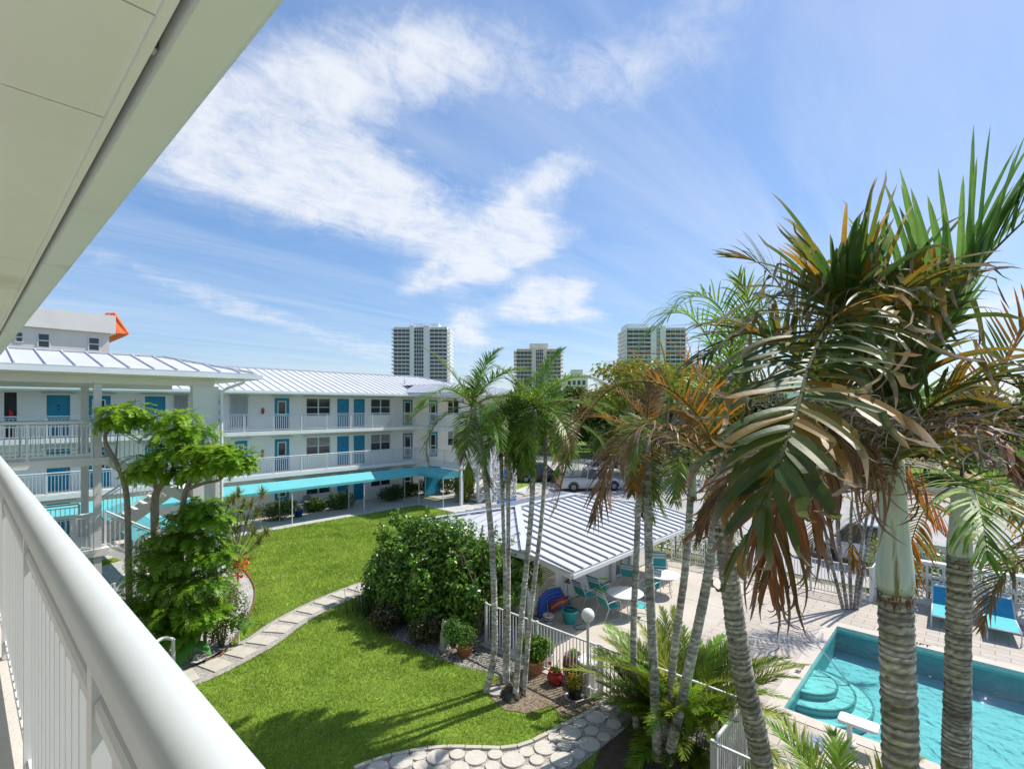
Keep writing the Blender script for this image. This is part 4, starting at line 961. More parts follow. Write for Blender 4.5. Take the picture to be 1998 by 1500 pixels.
# loungers on the deck
def lounger():
    t = thing('sun_lounger', 'x', 'lounger', (0, 0, 0), 'sun loungers by the pool')     # feet towards -x, head at +x
    for s in (-1, 1):
        y = s*.32
        MB().tube([(-.95, y, .33), (.25, y, .33), (.95, y, .36)], .022, 8).build('side_rail', WHITE, t, True)
        MB().tube(smooth([(-.93, y, .33), (-1.0, y, .2), (-.94, y, .08), (-1.0, y, .015), (-.78, y, .015)], 5), .016, 7).build('leg', WHITE, t, True)
        MB().tube(smooth([(.45, y, .33), (.5, y, .18), (.6, y, .015), (.8, y, .015)], 5), .016, 7).build('leg', WHITE, t, True)
        MB().tube([(.25, y, .34), (.95, y, .80)], .018, 7).build('back_rail', WHITE, t, True)
    MB().tube([(-.95, -.32, .33), (-.95, .32, .33)], .02, 8).build('crossbar', WHITE, t, True); MB().tube([(.95, -.32, .8), (.95, .32, .8)], .018, 8).build('crossbar', WHITE, t, True); MB().tube([(.7, -.32, .34), (.72, -.3, .6)], .012, 6).build('prop', WHITE, t, True)
    MB().box(-.93, -.30, .335, .24, .30, .35).build('seat', SLING, t)
    def seg(a, b):
        P = lambda q: Vector((.25+.7*q, 0, .35+.46*q)); n_ = Vector((.008, 0, -.013)); A, Bq = P(a), P(b)
        m = MB(); m.extrude([A, Bq, Bq+n_, A+n_], (0, -.30, 0), (0, .30, 0)); return m
    bk = seg(0, .82).build('backrest', SLINGB, t); seg(.822, .93).build('stripe', SLINGW, bk); seg(.932, 1).build('stripe', SLINGB, bk)
    return t
LG = lounger(); a = G(1972, 1222); LG.location = (22.05, -.45, 0); LG.rotation_euler = (0, 0, R(4)); LG.scale = (1.08, 1.15, 1.1); LG['label'] = 'turquoise sun lounger with blue backrest in full view before the pierced wall'
dup(LG, (22.05, .82, 0), R(2), label='turquoise sun lounger mostly hidden behind the ringed palm trunk')
# pool rail, ledge board, depth marks
o = MB().tube(smooth([(16.1, 4.3, 0), (16.1, 4.3, .45), (16.1, 4.25, .72), (16.08, 4.0, .80), (16.0, 3.6, .74), (16.0, 3.1, .25), (16.0, 2.55, -.36)], 6), .021, 10).build('pool_handrail', CHROME, None, True); tag(o, 'bent steel handrail going down over the pool steps', 'handrail')
pbp = G(1655, 1450); pb_ = thing('diving_board', 'short white board on a pedestal over the near pool edge', 'board', (12.55, 1.95, 0))
MB().slab([(12.36+x*.95, 1.50+y*.95) for x, y in ((0, .06), (.02, .02), (.06, 0), (.36, 0), (.40, .02), (.42, .06), (.42, .68), (.40, .72), (.36, .74), (.06, .74), (.02, .72), (0, .68))], .46, .53).build('board', PLW, pb_, bevel=.02)
MB().lathe((12.52, 2.0, 0), [(.12, .013), (.12, .04), (.05, .06), (.05, .40), (.10, .458)], 16).build('pedestal', PLW, pb_, True)
tw = MB(); n = 10
def twp(i, j): return (11.75+i*.06+.02*math.sin(j*2.1), 2.35+j*.05, .03+.05*abs(math.sin(i*1.3+j*.8))+.03*math.sin(i*2.7))
vs = [twp(i, j) for i in range(n) for j in range(n)]; tw.add(vs, [(i*n+j, (i+1)*n+j, (i+1)*n+j+1, i*n+j+1) for i in range(n-1) for j in range(n-1)])
o = tw.build('towel', M('striped_towel', (.28, .32, .42), .9, .5, 14), None, True); md = o.modifiers.new('s', 'SOLIDIFY'); md.thickness = .02; tag(o, 'crumpled grey blue towel on the deck by the white board', 'towel')
text('4FT', .26, (19.2, 1.27, .016), (0, 0, R(-90)), INK, 'depth_mark', bold=.008); o = bpy.context.view_layer.objects.get('depth_mark') or [x for x in col.objects if x.name == 'depth_mark'][0]; tag(o, 'black painted 4FT depth mark on the far pool edge', 'depth mark')
o = text('3FT 6IN', .17, (15.2, 3.56, .016), (0, 0, R(180)), INK, 'depth_mark', bold=.006); tag(o, 'black painted 3FT 6IN depth mark on the edge near the handrail', 'depth mark')
o = text('4FT', .2, (12.83, 1.05, .016), (0, 0, R(90)), INK, 'depth_mark', bold=.006); tag(o, 'black painted depth mark on the near pool edge, half behind the thick palm trunk', 'depth mark')
NDV = MB().box(19.31, 1.10, .001, 19.33, 1.45, .016)
# white plastic chair near the corner of the fence
pc = thing('plastic_chair', 'white moulded plastic armchair inside the near fence corner', 'chair', (9.7, 2.5, 0))
def at(p): return (9.75+p[0], 2.45+p[1], p[2])
for sx in (-1, 1):
    for sy in (-1, 1): MB().hexa([at((sx*.25-.02, sy*.25-.02, 0)), at((sx*.25+.02, sy*.25-.02, 0)), at((sx*.25+.02, sy*.25+.02, 0)), at((sx*.25-.02, sy*.25+.02, 0)), at((sx*.21-.03, sy*.21-.03, .4)), at((sx*.21+.03, sy*.21-.03, .4)), at((sx*.21+.03, sy*.21+.03, .4)), at((sx*.21-.03, sy*.21+.03, .4))]).build('leg', PLW, pc)
    MB().tube(smooth([at((sx*.27, .22, .4)), at((sx*.3, .24, .62)), at((sx*.3, .05, .66)), at((sx*.27, -.22, .64))], 5), .028, 8).build('arm', PLW, pc, True)
MB().box(*at((-.25, -.23, .40)), *at((.25, .25, .44))).build('seat', PLW, pc, bevel=.015)
bk = MB()
for k in range(5): x = -.2+k*.1; bk.bar(at((x, -.23, .44)), at((x*1.05, -.36, .86)), .07, .02, Vector((0, 1, .3)))
bk.tube(smooth([at((-.27, -.23, .44)), at((-.26, -.34, .80)), at((-.15, -.37, .90)), at((.15, -.37, .90)), at((.26, -.34, .80)), at((.27, -.23, .44))], 5), .03, 8); bk.build('backrest', PLW, pc, True)
# white pipe loop by the path, little stake in the lawn
hp = G(330, 1310); 
o = MB().tube(smooth([G(338, 1320), G(338, 1320)+UP*.85, G(336, 1320)+UP*.98, G(318, 1322)+UP*1.02, G(300, 1330)+UP*.98], 6), .045, 10).build('pipe_rail', WHITE, None, True); tag(o, 'bent white pipe rail just beyond our handrail at the path end', 'handrail')
p = G(548, 1132); o = MB().tube([p, p+Vector((.03, .02, .22))], .03, 8).build('stake', solid('weathered_wood', (.45, .36, .25), .8)); tag(o, 'short pale wooden stake standing alone in the lawn', 'stake')
# stone statue before the big bush
p = G(868, 1268); ss = thing('garden_statue', 'pale weathered stone statue of a seated animal before the dark bush', 'statue', tuple(p))
STAT = M('weathered_stone', (.42, .40, .35), .9, .25, 6, .5, 40)
m = MB(); m.lathe(p, [(.16, 0), (.17, .08), (.13, .12), (.12, .2), (.15, .3), (.14, .45), (.11, .58), (.08, .66)], 14); m.sphere(p+Vector((-.03, -.03, .75)), .10, .10, .11); m.sphere(p+Vector((-.11, -.06, .71)), .06, .05, .045); m.sphere(p+Vector((-.02, .06, .84)), .03, .02, .06); m.sphere(p+Vector((.03, -.08, .84)), .03, .02, .06); m.sphere(p+Vector((-.10, -.07, .2)), .05, .05, .2); m.sphere(p+Vector((-.08, .06, .2)), .05, .05, .2)
m.build('figure', STAT, ss, True)
# signs and wheel stops
BLUE = solid('sign_blue', (.03, .16, .55), .4)
def access_sign(p, h, label):
    t = thing('parking_sign', label, 'sign', tuple(p)); n = -Vector((FW.x, FW.y, 0)); s = RT
    MB().tube([p, p+UP*h], .025, 6).build('post', BLACKP, t)
    c = p+UP*(h-.1)+n*.03; m = MB(); m.extrude([c-s*.2-UP*.3, c+s*.2-UP*.3, c+s*.2+UP*.3, c-s*.2+UP*.3], (0, 0, 0), n*.015); m.build('panel', BLUE, t)
    m = MB(); c2 = c+n*.02; m.tube([c2+s*.10*math.cos(a)+UP*(-.06+.10*math.sin(a)) for a in [math.pi*(.8+1.3*i/10) for i in range(11)]], .014, 5); m.tube([c2+UP*.1-s*.03, c2-UP*.03-s*.03, c2-UP*.03+s*.05, c2-UP*.13+s*.09], .016, 5); m.sphere(c2+UP*.16-s*.03, .03, n=8, m=5); m.build('symbol', WHITE, t)
access_sign(G(1034, 960), 1.55, 'blue accessible parking sign on a dark post by the kerb')
access_sign(Vector((28.0, 26.35, 0)), 2.0, 'blue accessible parking sign in front of the coral stone pier')
def wheel_stop(a, b, mat, label):
    m = MB(); m.bar(a+UP*.06, b+UP*.06, .16, .12); o = m.build('wheel_stop', mat); tag(o, label, 'wheel stop')
wheel_stop(G(971, 981), G(1006, 975), BLUE, 'blue wheel stop on the asphalt below the stone pier'); wheel_stop(G(1022, 968), G(1050, 962), CONC, 'pale concrete wheel stop beside the grass kerb')
# seats and table at the ground floor
GREY = M('grey_resin', (.30, .29, .28), .6, .1, 5)
p = Vector((XB(606, 33), 33.0, .05)); ti = thing('garden_table', 'small grey table between slatted chairs under the awning', 'table', tuple(p))
B(p.x-.5, p.y-.35, .74, p.x+.5, p.y+.35, .78).build('tabletop', GREY, ti)
for sx in (-1, 1):
    for sy in (-1, 1): B(p.x+sx*.44-.03, p.y+sy*.29-.03, .05, p.x+sx*.44+.03, p.y+sy*.29+.03, .739).build('leg', GREY, ti)
def slat_chair(label, p, rz, mat=GREY, grp='slatted chairs under the awning'):
    t = thing('garden_chair', label, 'chair', (0, 0, 0), grp)
    B(-.27, -.25, .40, .27, .27, .44).build('seat', mat, t); m = MB()
    for k in range(6): m.bar((-.26, -.25-.03*k, .50+.09*k), (.26, -.25-.03*k, .50+.09*k), .02, .07)
    for s in (-1, 1): m.bar((s*.26, -.24, .44), (s*.26, -.44, 1.04), .04, .04)
    m.build('backrest', mat, t)
    for s in (-1, 1):
        for y in (-.22, .24): B(s*.25-.025, y-.025, 0, s*.25+.025, y+.025, .399).build('leg', mat, t)
        B(s*.3-.04, -.26, .60, s*.3+.04, .28, .63).build('arm', mat, t)
    t.location = p; t.rotation_euler = (0, 0, rz); return t
slat_chair('grey slatted chair at the left of the small table under the awning', (p.x-1.0, p.y-.1, .05), R(-80)); slat_chair('grey slatted chair at the right of the small table under the awning', (p.x+1.15, p.y+.1, .05), R(80)); slat_chair('grey slatted chair behind the small table under the awning', (p.x+.2, p.y+.62, .05), R(180))
slat_chair('brown wicker armchair against the wall between the low dark hedges', (XB(768, 33), 33.0, .05), R(120), M('brown_wicker', (.14, .07, .04), .8, .2, 20), None)
p = Vector((XB(582, 31.9), 31.9, .05)); pot('planter', 'small bright blue planter beside an awning post on the walk', p, PR(.22, .27, .4), solid('blue_glaze', (.02, .07, .30), .3), 'planter')
# ---------------------------------------------------------------- plants
def mix(a, b, t): t = max(0, min(1, t)); return tuple(a[i]+(b[i]-a[i])*t for i in range(3))
def jit(c, s=.25): k = 1+random.uniform(-s, s); return tuple(max(0, v*k*(1+random.uniform(-s, s)*.3)) for v in c)
def frond(m, pts, n, L, W, colf, segs=5, a0=68, a1=22, vee=18, g=.9, t0=.12, curl=0., curl_from=.55, prof=None, rach=.012, rtint=(.12, .14, .03), sides=(-1, 1), fold=.0, kink=0., lift=0., rnd=.18, skip=0.):
    P = smooth(pts, 7); cl = [0]
    for a, b in zip(P[:-1], P[1:]): cl.append(cl[-1]+(b-a).length)
    tot = cl[-1]
    m.tube(P, [rach*(1-.8*c/tot) for c in cl], 5, tints=[mix(rtint, rtint, 0)]*len(P))
    j = 0
    for i in range(n):
        t = t0+(1-t0)*(i+.5)/n
        while j < len(cl)-2 and cl[j+1] < t*tot: j += 1
        u = (t*tot-cl[j])/max(1e-6, cl[j+1]-cl[j]); p = P[j].lerp(P[j+1], u)
        T = (P[j+1]-P[j]).normalized(); S = T.cross(UP)
        if S.length < .15: S = T.cross(RT)
        S.normalize(); Nn = S.cross(T).normalized()
        if Nn.z < -.05: Nn = Nn
        pf = prof(t) if prof else (math.sin(math.pi*min(1, .16+.80*t))**.6)
        for sd in sides:
            if skip and random.random() < skip: continue
            ang = R(a0+(a1-a0)*t+random.uniform(-9, 9)); v = R((vee(t) if callable(vee) else vee)+random.uniform(-14, 14)); ln = L*pf*random.uniform(1-rnd, 1+rnd)
            d_ = (T*math.cos(ang)+(S*sd*math.cos(v)+Nn*math.sin(v))*math.sin(ang)+UP*lift).normalized()
            q = p.copy(); vs = []; ts = []; st = ln/segs; rr_ = random.random(); w_ = W*random.uniform(.65, 1.2); kk = random.uniform(.4, .72) if random.random() < kink else 9; gl = g*random.uniform(.6, 1.6)
            ax = Vector((ru(-1, 1), ru(-1, 1), ru(-1, 1))).normalized(); cu = curl*random.uniform(.2, 1.5)*(1 if random.random() < .5 else -1)
            refN = Nn
            for k in range(segs+1):
                s = k/segs; wid = w_*((min(1, .45+s*3)*(1-s)**.55 if s < 1 else .0) if segs > 1 else (.75, .45)[k])+.0008
                wv = d_.cross(refN)
                if wv.length < .1: wv = d_.cross(S)
                wv.normalize(); wv = wv*(wid/2)
                c = colf(t, s, rr_)
                if fold:
                    fn = wv.cross(d_).normalized()*(wid*fold)
                    vs += [q-wv+fn, q, q+wv+fn]; ts += [c]*3
                else: vs += [q-wv, q+wv]; ts += [c]*2
                q = q+d_*st
                d_ = (d_+Vector((0, 0, -gl*st*(0.4+1.2*s)))).normalized()
                if s > kk: d_ = (d_*.35+Vector((ru(-.2, .2), ru(-.2, .2), -1))).normalized(); kk = 9
                if curl and s > curl_from:
                    d_ = (Matrix.Rotation(cu, 3, ax) @ d_).normalized(); refN = (Matrix.Rotation(cu*.7, 3, d_) @ refN)
            r_ = 3 if fold else 2
            fs = []
            for k in range(segs):
                for e in range(r_-1): fs.append((k*r_+e, k*r_+e+1, (k+1)*r_+e+1, (k+1)*r_+e))
            m.add(vs, fs, ts)
def arc(hub, az, el, L, bend, n=7):
    p = Vector(hub); out = [p.copy()]
    for i in range(n):
        e = R(el-bend*((i+.5)/n)**1.15); p = p+Vector((math.cos(e)*math.cos(az), math.cos(e)*math.sin(az), math.sin(e)))*(L/n); out.append(p.copy())
    return out
def trunk(m, pts, r0, r1, ring=.075, n=12, c1=(.36, .33, .28), c2=(.17, .15, .12), amp=1.):
    P = smooth(pts, 10); cl = [0]
    for a, b in zip(P[:-1], P[1:]): cl.append(cl[-1]+(b-a).length)
    tot = cl[-1]; pp, rs, ts = [], [], []; s = 0; j = 0; rr_ = random.Random(int(tot*1000))
    while s < tot:
        for ds, f, c in ((0, .955, c2), (.25, 1.0, mix(c2, c1, .7)), (.7, 1.035, c1), (.95, 1.05, mix(c1, c2, .3))):
            x = min(tot, s+ds*ring)
            while j < len(cl)-2 and cl[j+1] < x: j += 1
            pp.append(P[j].lerp(P[j+1], min(1, (x-cl[j])/max(1e-6, cl[j+1]-cl[j])))); rs.append((r0+(r1-r0)*x/tot)*(1+(f-1)*amp)*rr_.uniform(1-.025*amp, 1+.025*amp)); k = rr_.uniform(.6, 1.25)*(1+.25*math.sin(x*2.3)*math.sin(x*5.1)); ts.append(tuple(v*k for v in c))
        s += ring*rr_.uniform(.5, 1.7)
    b0 = len(m.v); m.tube(pp, rs, n, tints=ts)
    for i in range(b0, len(m.v)):
        x, y, z = m.v[i]; c = pp[min(len(pp)-1, (i-b0)//n)]; k = rr_.gauss(1, .016); m.v[i] = (c.x+(x-c.x)*k, c.y+(y-c.y)*k, z+rr_.gauss(0, .0035)); q = rr_.gauss(1, .24); m.t[i] = tuple(max(.02, v*q) for v in m.t[i])
GRN = [(.09, .23, .014), (.15, .30, .02), (.27, .39, .05)]
def colgreen(t, s, r):
    c = mix(GRN[0], GRN[2], r); return mix(c, (.30, .26, .12), (s-.82)*3 if r > .5 else 0)
def coldark(t, s, r): return mix((.10, .20, .022), (.28, .36, .075), r)
def colorange(t, s, r):
    c = mix((.13, .14, .02), (.42, .16, .012), (r*1.3-.15)); c = mix(c, (.50, .13, .015), (s-.35)*1.3 if r > .3 else 0); return mix(c, (.20, .12, .07), (s-.8)*4)
def colbrown(t, s, r):
    c = mix((.17, .10, .035), (.30, .17, .06), r); return mix(c, (.38, .33, .28), (s-.6)*2.2)
def colfresh(t, s, r): return mix((.15, .33, .02), (.30, .46, .05), r)
def palm(name, label, base, tpts, r0, r1, fronds, crownshaft=None, group=None, ring=.075, n=12, tc=None, hubdark=True):
    t = thing(name, label, 'palm tree', tuple(base), group)
    m = MB(); trunk(m, tpts, r0, r1, ring, n, *(tc or ())); m.build('trunk', BARK, t, True)
    if crownshaft:
        a, b, ra, rb_ = crownshaft; m = MB(); A, Bq = Vector(a), Vector(b); k = 14; gs = []
        rr_ = random.Random(4); fb = MB(); ax_ = (Bq-A).normalized()
        for i in range(90):
            a_ = rr_.uniform(0, 6.28); o_ = Vector((math.cos(a_), math.sin(a_), 0)); p_ = A+o_*ra*.93+UP*rr_.uniform(-.05, .05); e_ = p_+o_*rr_.uniform(.0, .035)+UP*rr_.uniform(-.10, .07); s_ = o_.cross(UP)*rr_.uniform(.006, .018)
            fb.add([p_-s_, p_+s_, e_], [(0, 1, 2)], jit(rr_.choice(((.20, .09, .04), (.26, .16, .09), (.12, .07, .04)))))
        fb.build('leaf_scar_fibre', BARK, t)
        for i in range(k): f = i/(k-1); gs.append(mix((.58, .66, .57), (.50, .54, .28), f**2) if i else (.22, .2, .1))
        m.tube([A.lerp(Bq, i/(k-1)) for i in range(k)], [ra*(.9 if i == 0 else 1)*(1+.06*math.sin(math.pi*min(1, i/5)))+(rb_-ra)*(i/(k-1)) for i in range(k)], 20, tints=gs); m.build('crownshaft', CSH, t, True)
    for f in fronds: f(t)
    return t
CSH = M('crownshaft_skin', (.4, .5, .3), .5, .18, 5, .1, 20, tint=True, stain=((.22, .19, .08), 5, .56))
for n_ in [q for q in CSH.node_tree.nodes if q.type == 'TEX_NOISE']:
    mp_ = CSH.node_tree.nodes.new('ShaderNodeMapping'); mp_.inputs['Scale'].default_value = (2.2, 2.2, .35)
    CSH.node_tree.links.new([q for q in CSH.node_tree.nodes if q.type == 'TEX_COORD'][0].outputs['Object'], mp_.inputs[0]); CSH.node_tree.links.new(mp_.outputs[0], n_.inputs['Vector'])
def mk(pts, **k):
    def go(t):
        m = MB(); kw = dict(n=40, L=.6, W=.035, colf=colgreen, segs=5); kw.update(k); frond(m, pts, **kw); m.build('frond', LEAF, t, False)
    return go
def crown(hub, cnt, L, seed, cols, leaf=.45, W=.038, n=40, lo=-35, hi=78, bend=85, segs=5, az0=0., **k):
    random.seed(seed); out = []
    for i in range(cnt):
        f = i/max(1, cnt-1); az = az0+i*2.399+random.uniform(-.25, .25); el = hi+(lo-hi)*f**.85
        out.append(mk(arc(hub, az, el, L*random.uniform(.85, 1.1)*(.8 if f < .1 else 1), bend*random.uniform(.8, 1.2)*(.45 if f < .12 else 1)), n=n, L=leaf, W=W, colf=random.choice(cols if f > .5 else cols[:max(1, len(cols)//2+1)]), segs=segs, g=1.6, **k))
    return out
# ---- five slim trunks on the lawn by the gate
D5 = 12.5
def tr(*q): return [atD(*p) for p in q]
def slim(label, q, L, seed, cnt=11, r0=.085, r1=.06, cols=None, leaf=.52, **k):
    k = {'W': .034, 'n': 58, **k}; L *= 1.12; cnt += 2
    P = tr(*q); b = P[0].copy(); b.z = 0; P[0] = b; hub = P[-1]
    r0 *= .85; r1 *= .85
    return palm('palm_tree', label, b, P, r0, r1, crown(hub+UP*.05, cnt, L, seed, cols or [coldark, colgreen, coldark, colgreen], leaf, **k), (hub-UP*.55, hub+UP*.02, r1*1.15, r1*.6), 'slim palms sharing one clump by the gate', .10, 9, ((.56, .54, .49), (.38, .36, .32), .35))
slim('slim palm with leftmost trunk of the gate clump, leaning left over the lawn', [(948, 1342, 12.5), (930, 1200, 12.5), (948+0, 1040, 12.5), (938, 880, 12.6), (920, 790, 12.6)][:1]+[(965, 1255, 12.5), (958, 1040, 12.5), (938, 870, 12.6), (921, 795, 12.6)], 2.0, 11, 12, .10, .075)
slim('slim palm second from left in the gate clump, with browning fronds', [(985, 1325, 12.9), (986, 1150, 12.9), (980, 960, 13), (977, 845, 13)], 1.3, 12, 8, .07, .05, [coldark, colbrown, colorange])
slim('slim palm third from left in the gate clump, crown half hidden', [(990, 1330, 12.7), (992, 1150, 12.7), (992, 960, 12.8), (996, 830, 12.9)], 1.5, 13, 9, .07, .055, [coldark, colgreen, coldark])
slim('slim palm with bright green crown, straight trunk fourth in the gate clump', [(1005, 1366, 12.2), (1018, 1200, 12.2), (1038, 980, 12.2), (1043, 800, 12.3)], 1.9, 14, 11, .09, .065, [colgreen, coldark, colgreen])
slim('slim palm rightmost in the gate clump, trunk tilting right', [(1022, 1366, 12.4), (1035, 1200, 12.5), (1058, 1000, 12.7), (1067, 832, 12.8)], 1.5, 15, 9, .08, .055, [coldark, colgreen])
o = MB(); bp0 = G(1002, 1358)
for k in range(70):
    a = ru(0, 6.28); rr_ = ru(.05, .34); o.tube([bp0+Vector((rr_*.4*math.cos(a), rr_*.4*math.sin(a), ru(.12, .32))), bp0+Vector((rr_*math.cos(a), rr_*math.sin(a), .0))], .02, 4)
[o.sphere(bp0+Vector((ru(-.2, .2), ru(-.2, .2), ru(0, .08))), ru(.08, .15), ru(.08, .15), ru(.06, .16), 8, 5) for _ in range(14)]; tag(o.build('root_mound', solid('dark_roots', (.10, .085, .065), .9)), 'dark fibrous root mound under the slim palms by the gate', 'roots')
p = G(968, 1352); o = MB().lathe(p, [(.16, .01), (.2, .03), (.19, .07), (.12, .05)], 14).build('stone', STAT); tag(o, 'flat brown stone lying at the left of the palm roots', 'stone')
# ---- palms of the middle clump above the feathery shrub
def slim2(label, q, fronds, r0, r1, cs=.7):
    P = tr(*q); b = P[0].copy(); b.z = 0; P[0] = b; hub = P[-1]
    return palm('palm_tree', label, b, P, r0, r1, fronds, (hub-UP*cs, hub+UP*.03, r1*1.1, r1*.7), 'palms of the clump inside the feathery shrub', .09, 10, ((.52, .50, .45), (.34, .32, .28), .4))
slim2('palm with slim bare trunk before the pool house roof, dry brown crown', [(1242, 1372, 11), (1236, 1250, 11), (1243, 1050, 11), (1250, 880, 11.1)], crown(atD(1250, 870, 11.1), 9, 1.7, 21, [coldark, colbrown, colorange, colbrown], .5, lo=-50), .075, .06)
slim2('palm with mottled grey trunk right of the bare slim one, orange tinged fronds', [(1284, 1470, 10.1), (1275, 1300, 10.1), (1266, 1080, 10.2), (1262, 850, 10.4)], crown(atD(1262, 830, 10.4), 10, 1.8, 22, [colorange, colbrown, coldark, colbrown], .5, lo=-45), .10, .075)
slim2('leaning palm with trunk crossing behind the drooping fronds', [(1296, 1440, 10.4), (1318, 1250, 10.2), (1338, 1100, 10), (1352, 900, 9.9)], crown(atD(1352, 880, 9.9), 8, 1.6, 23, [colbrown, coldark], .5), .085, .065)
dP = [[(1408, 800, 9.0), (1425, 690, 8.8), (1405, 600, 8.5), (1345, 580, 8.2), (1280, 640, 8.0)], [(1408, 800, 9), (1400, 700, 8.9), (1350, 620, 8.8), (1290, 620, 8.8), (1235, 700, 8.8)], [(1410, 800, 9), (1440, 680, 8.8), (1460, 590, 8.5), (1440, 540, 8.2)], [(1410, 800, 9), (1470, 690, 9.2), (1550, 600, 9.3), (1620, 580, 9.2)],
      [(1408, 805, 9), (1370, 760, 9.3), (1320, 770, 9.5), (1280, 850, 9.6)], [(1412, 800, 9), (1440, 680, 9.2), (1500, 590, 9.4), (1570, 560, 9.5)]]
slim2('tallest palm of the clump, fresh green fountain crown left of the foreground fronds', [(1302, 1480, 10), (1345, 1300, 9.7), (1385, 1100, 9.3), (1405, 900, 9.1), (1408, 815, 9)], [mk(tr(*q), n=46, L=.75, W=.034, colf=(colgreen, colfresh, coldark)[i % 3], segs=6, g=1.9, vee=22, a0=60) for i, q in enumerate(dP)], .10, .075)
# ---- the three big palms in the bed below us
def colnear(t, s, r):
    c = mix((.045, .09, .02), (.15, .16, .03), r); c = mix(c, (.40, .17, .025), (r-.62)*1.8)
    return mix(c, mix((.24, .12, .07), (.46, .40, .36), r), (s-.68)*3.2)
def colnear2(t, s, r):
    c = mix((.05, .10, .018), (.19, .17, .02), r); c = mix(c, (.36, .16, .015), (r-.6)*1.8); return mix(c, mix((.20, .10, .05), (.34, .31, .28), r), (s-.72)*4)
def colfan(t, s, r):
    c = mix((.05, .12, .022), (.13, .20, .035), r); c = mix(c, (.50, .24, .02), (r-.62)*2.2*(.4+s)); return mix(c, mix((.24, .13, .07), (.50, .45, .40), r), (s-.82)*5)
def colstraw(t, s, r): return mix(mix((.26, .15, .09), (.34, .27, .22), r), (.64, .59, .57), (s-.4)*1.6)
def colhang(t, s, r):
    c = mix((.14, .10, .025), (.36, .14, .045), r); return mix(c, mix((.24, .12, .08), (.42, .36, .34), r), (s-.55)*2.2)
def colbig(t, s, r): return mix(mix((.12, .25, .05), (.20, .35, .08), r), (.36, .33, .20), (s-.9)*6)
def bigpalm(label, q, r0, r1, cs, fronds):
    P = tr(*q); b = P[0].copy(); b.z = 0; P = [b]+P[1:]
    return palm('palm_tree', label, b, P, r0, r1, fronds, cs, 'thick ringed palms in the bed below the balcony', .062, 22, ((.46, .43, .37), (.17, .14, .10)))
hA = (1742, 905, 4.6)
vA = lambda t: 52-62*max(0, t-.35)/.65
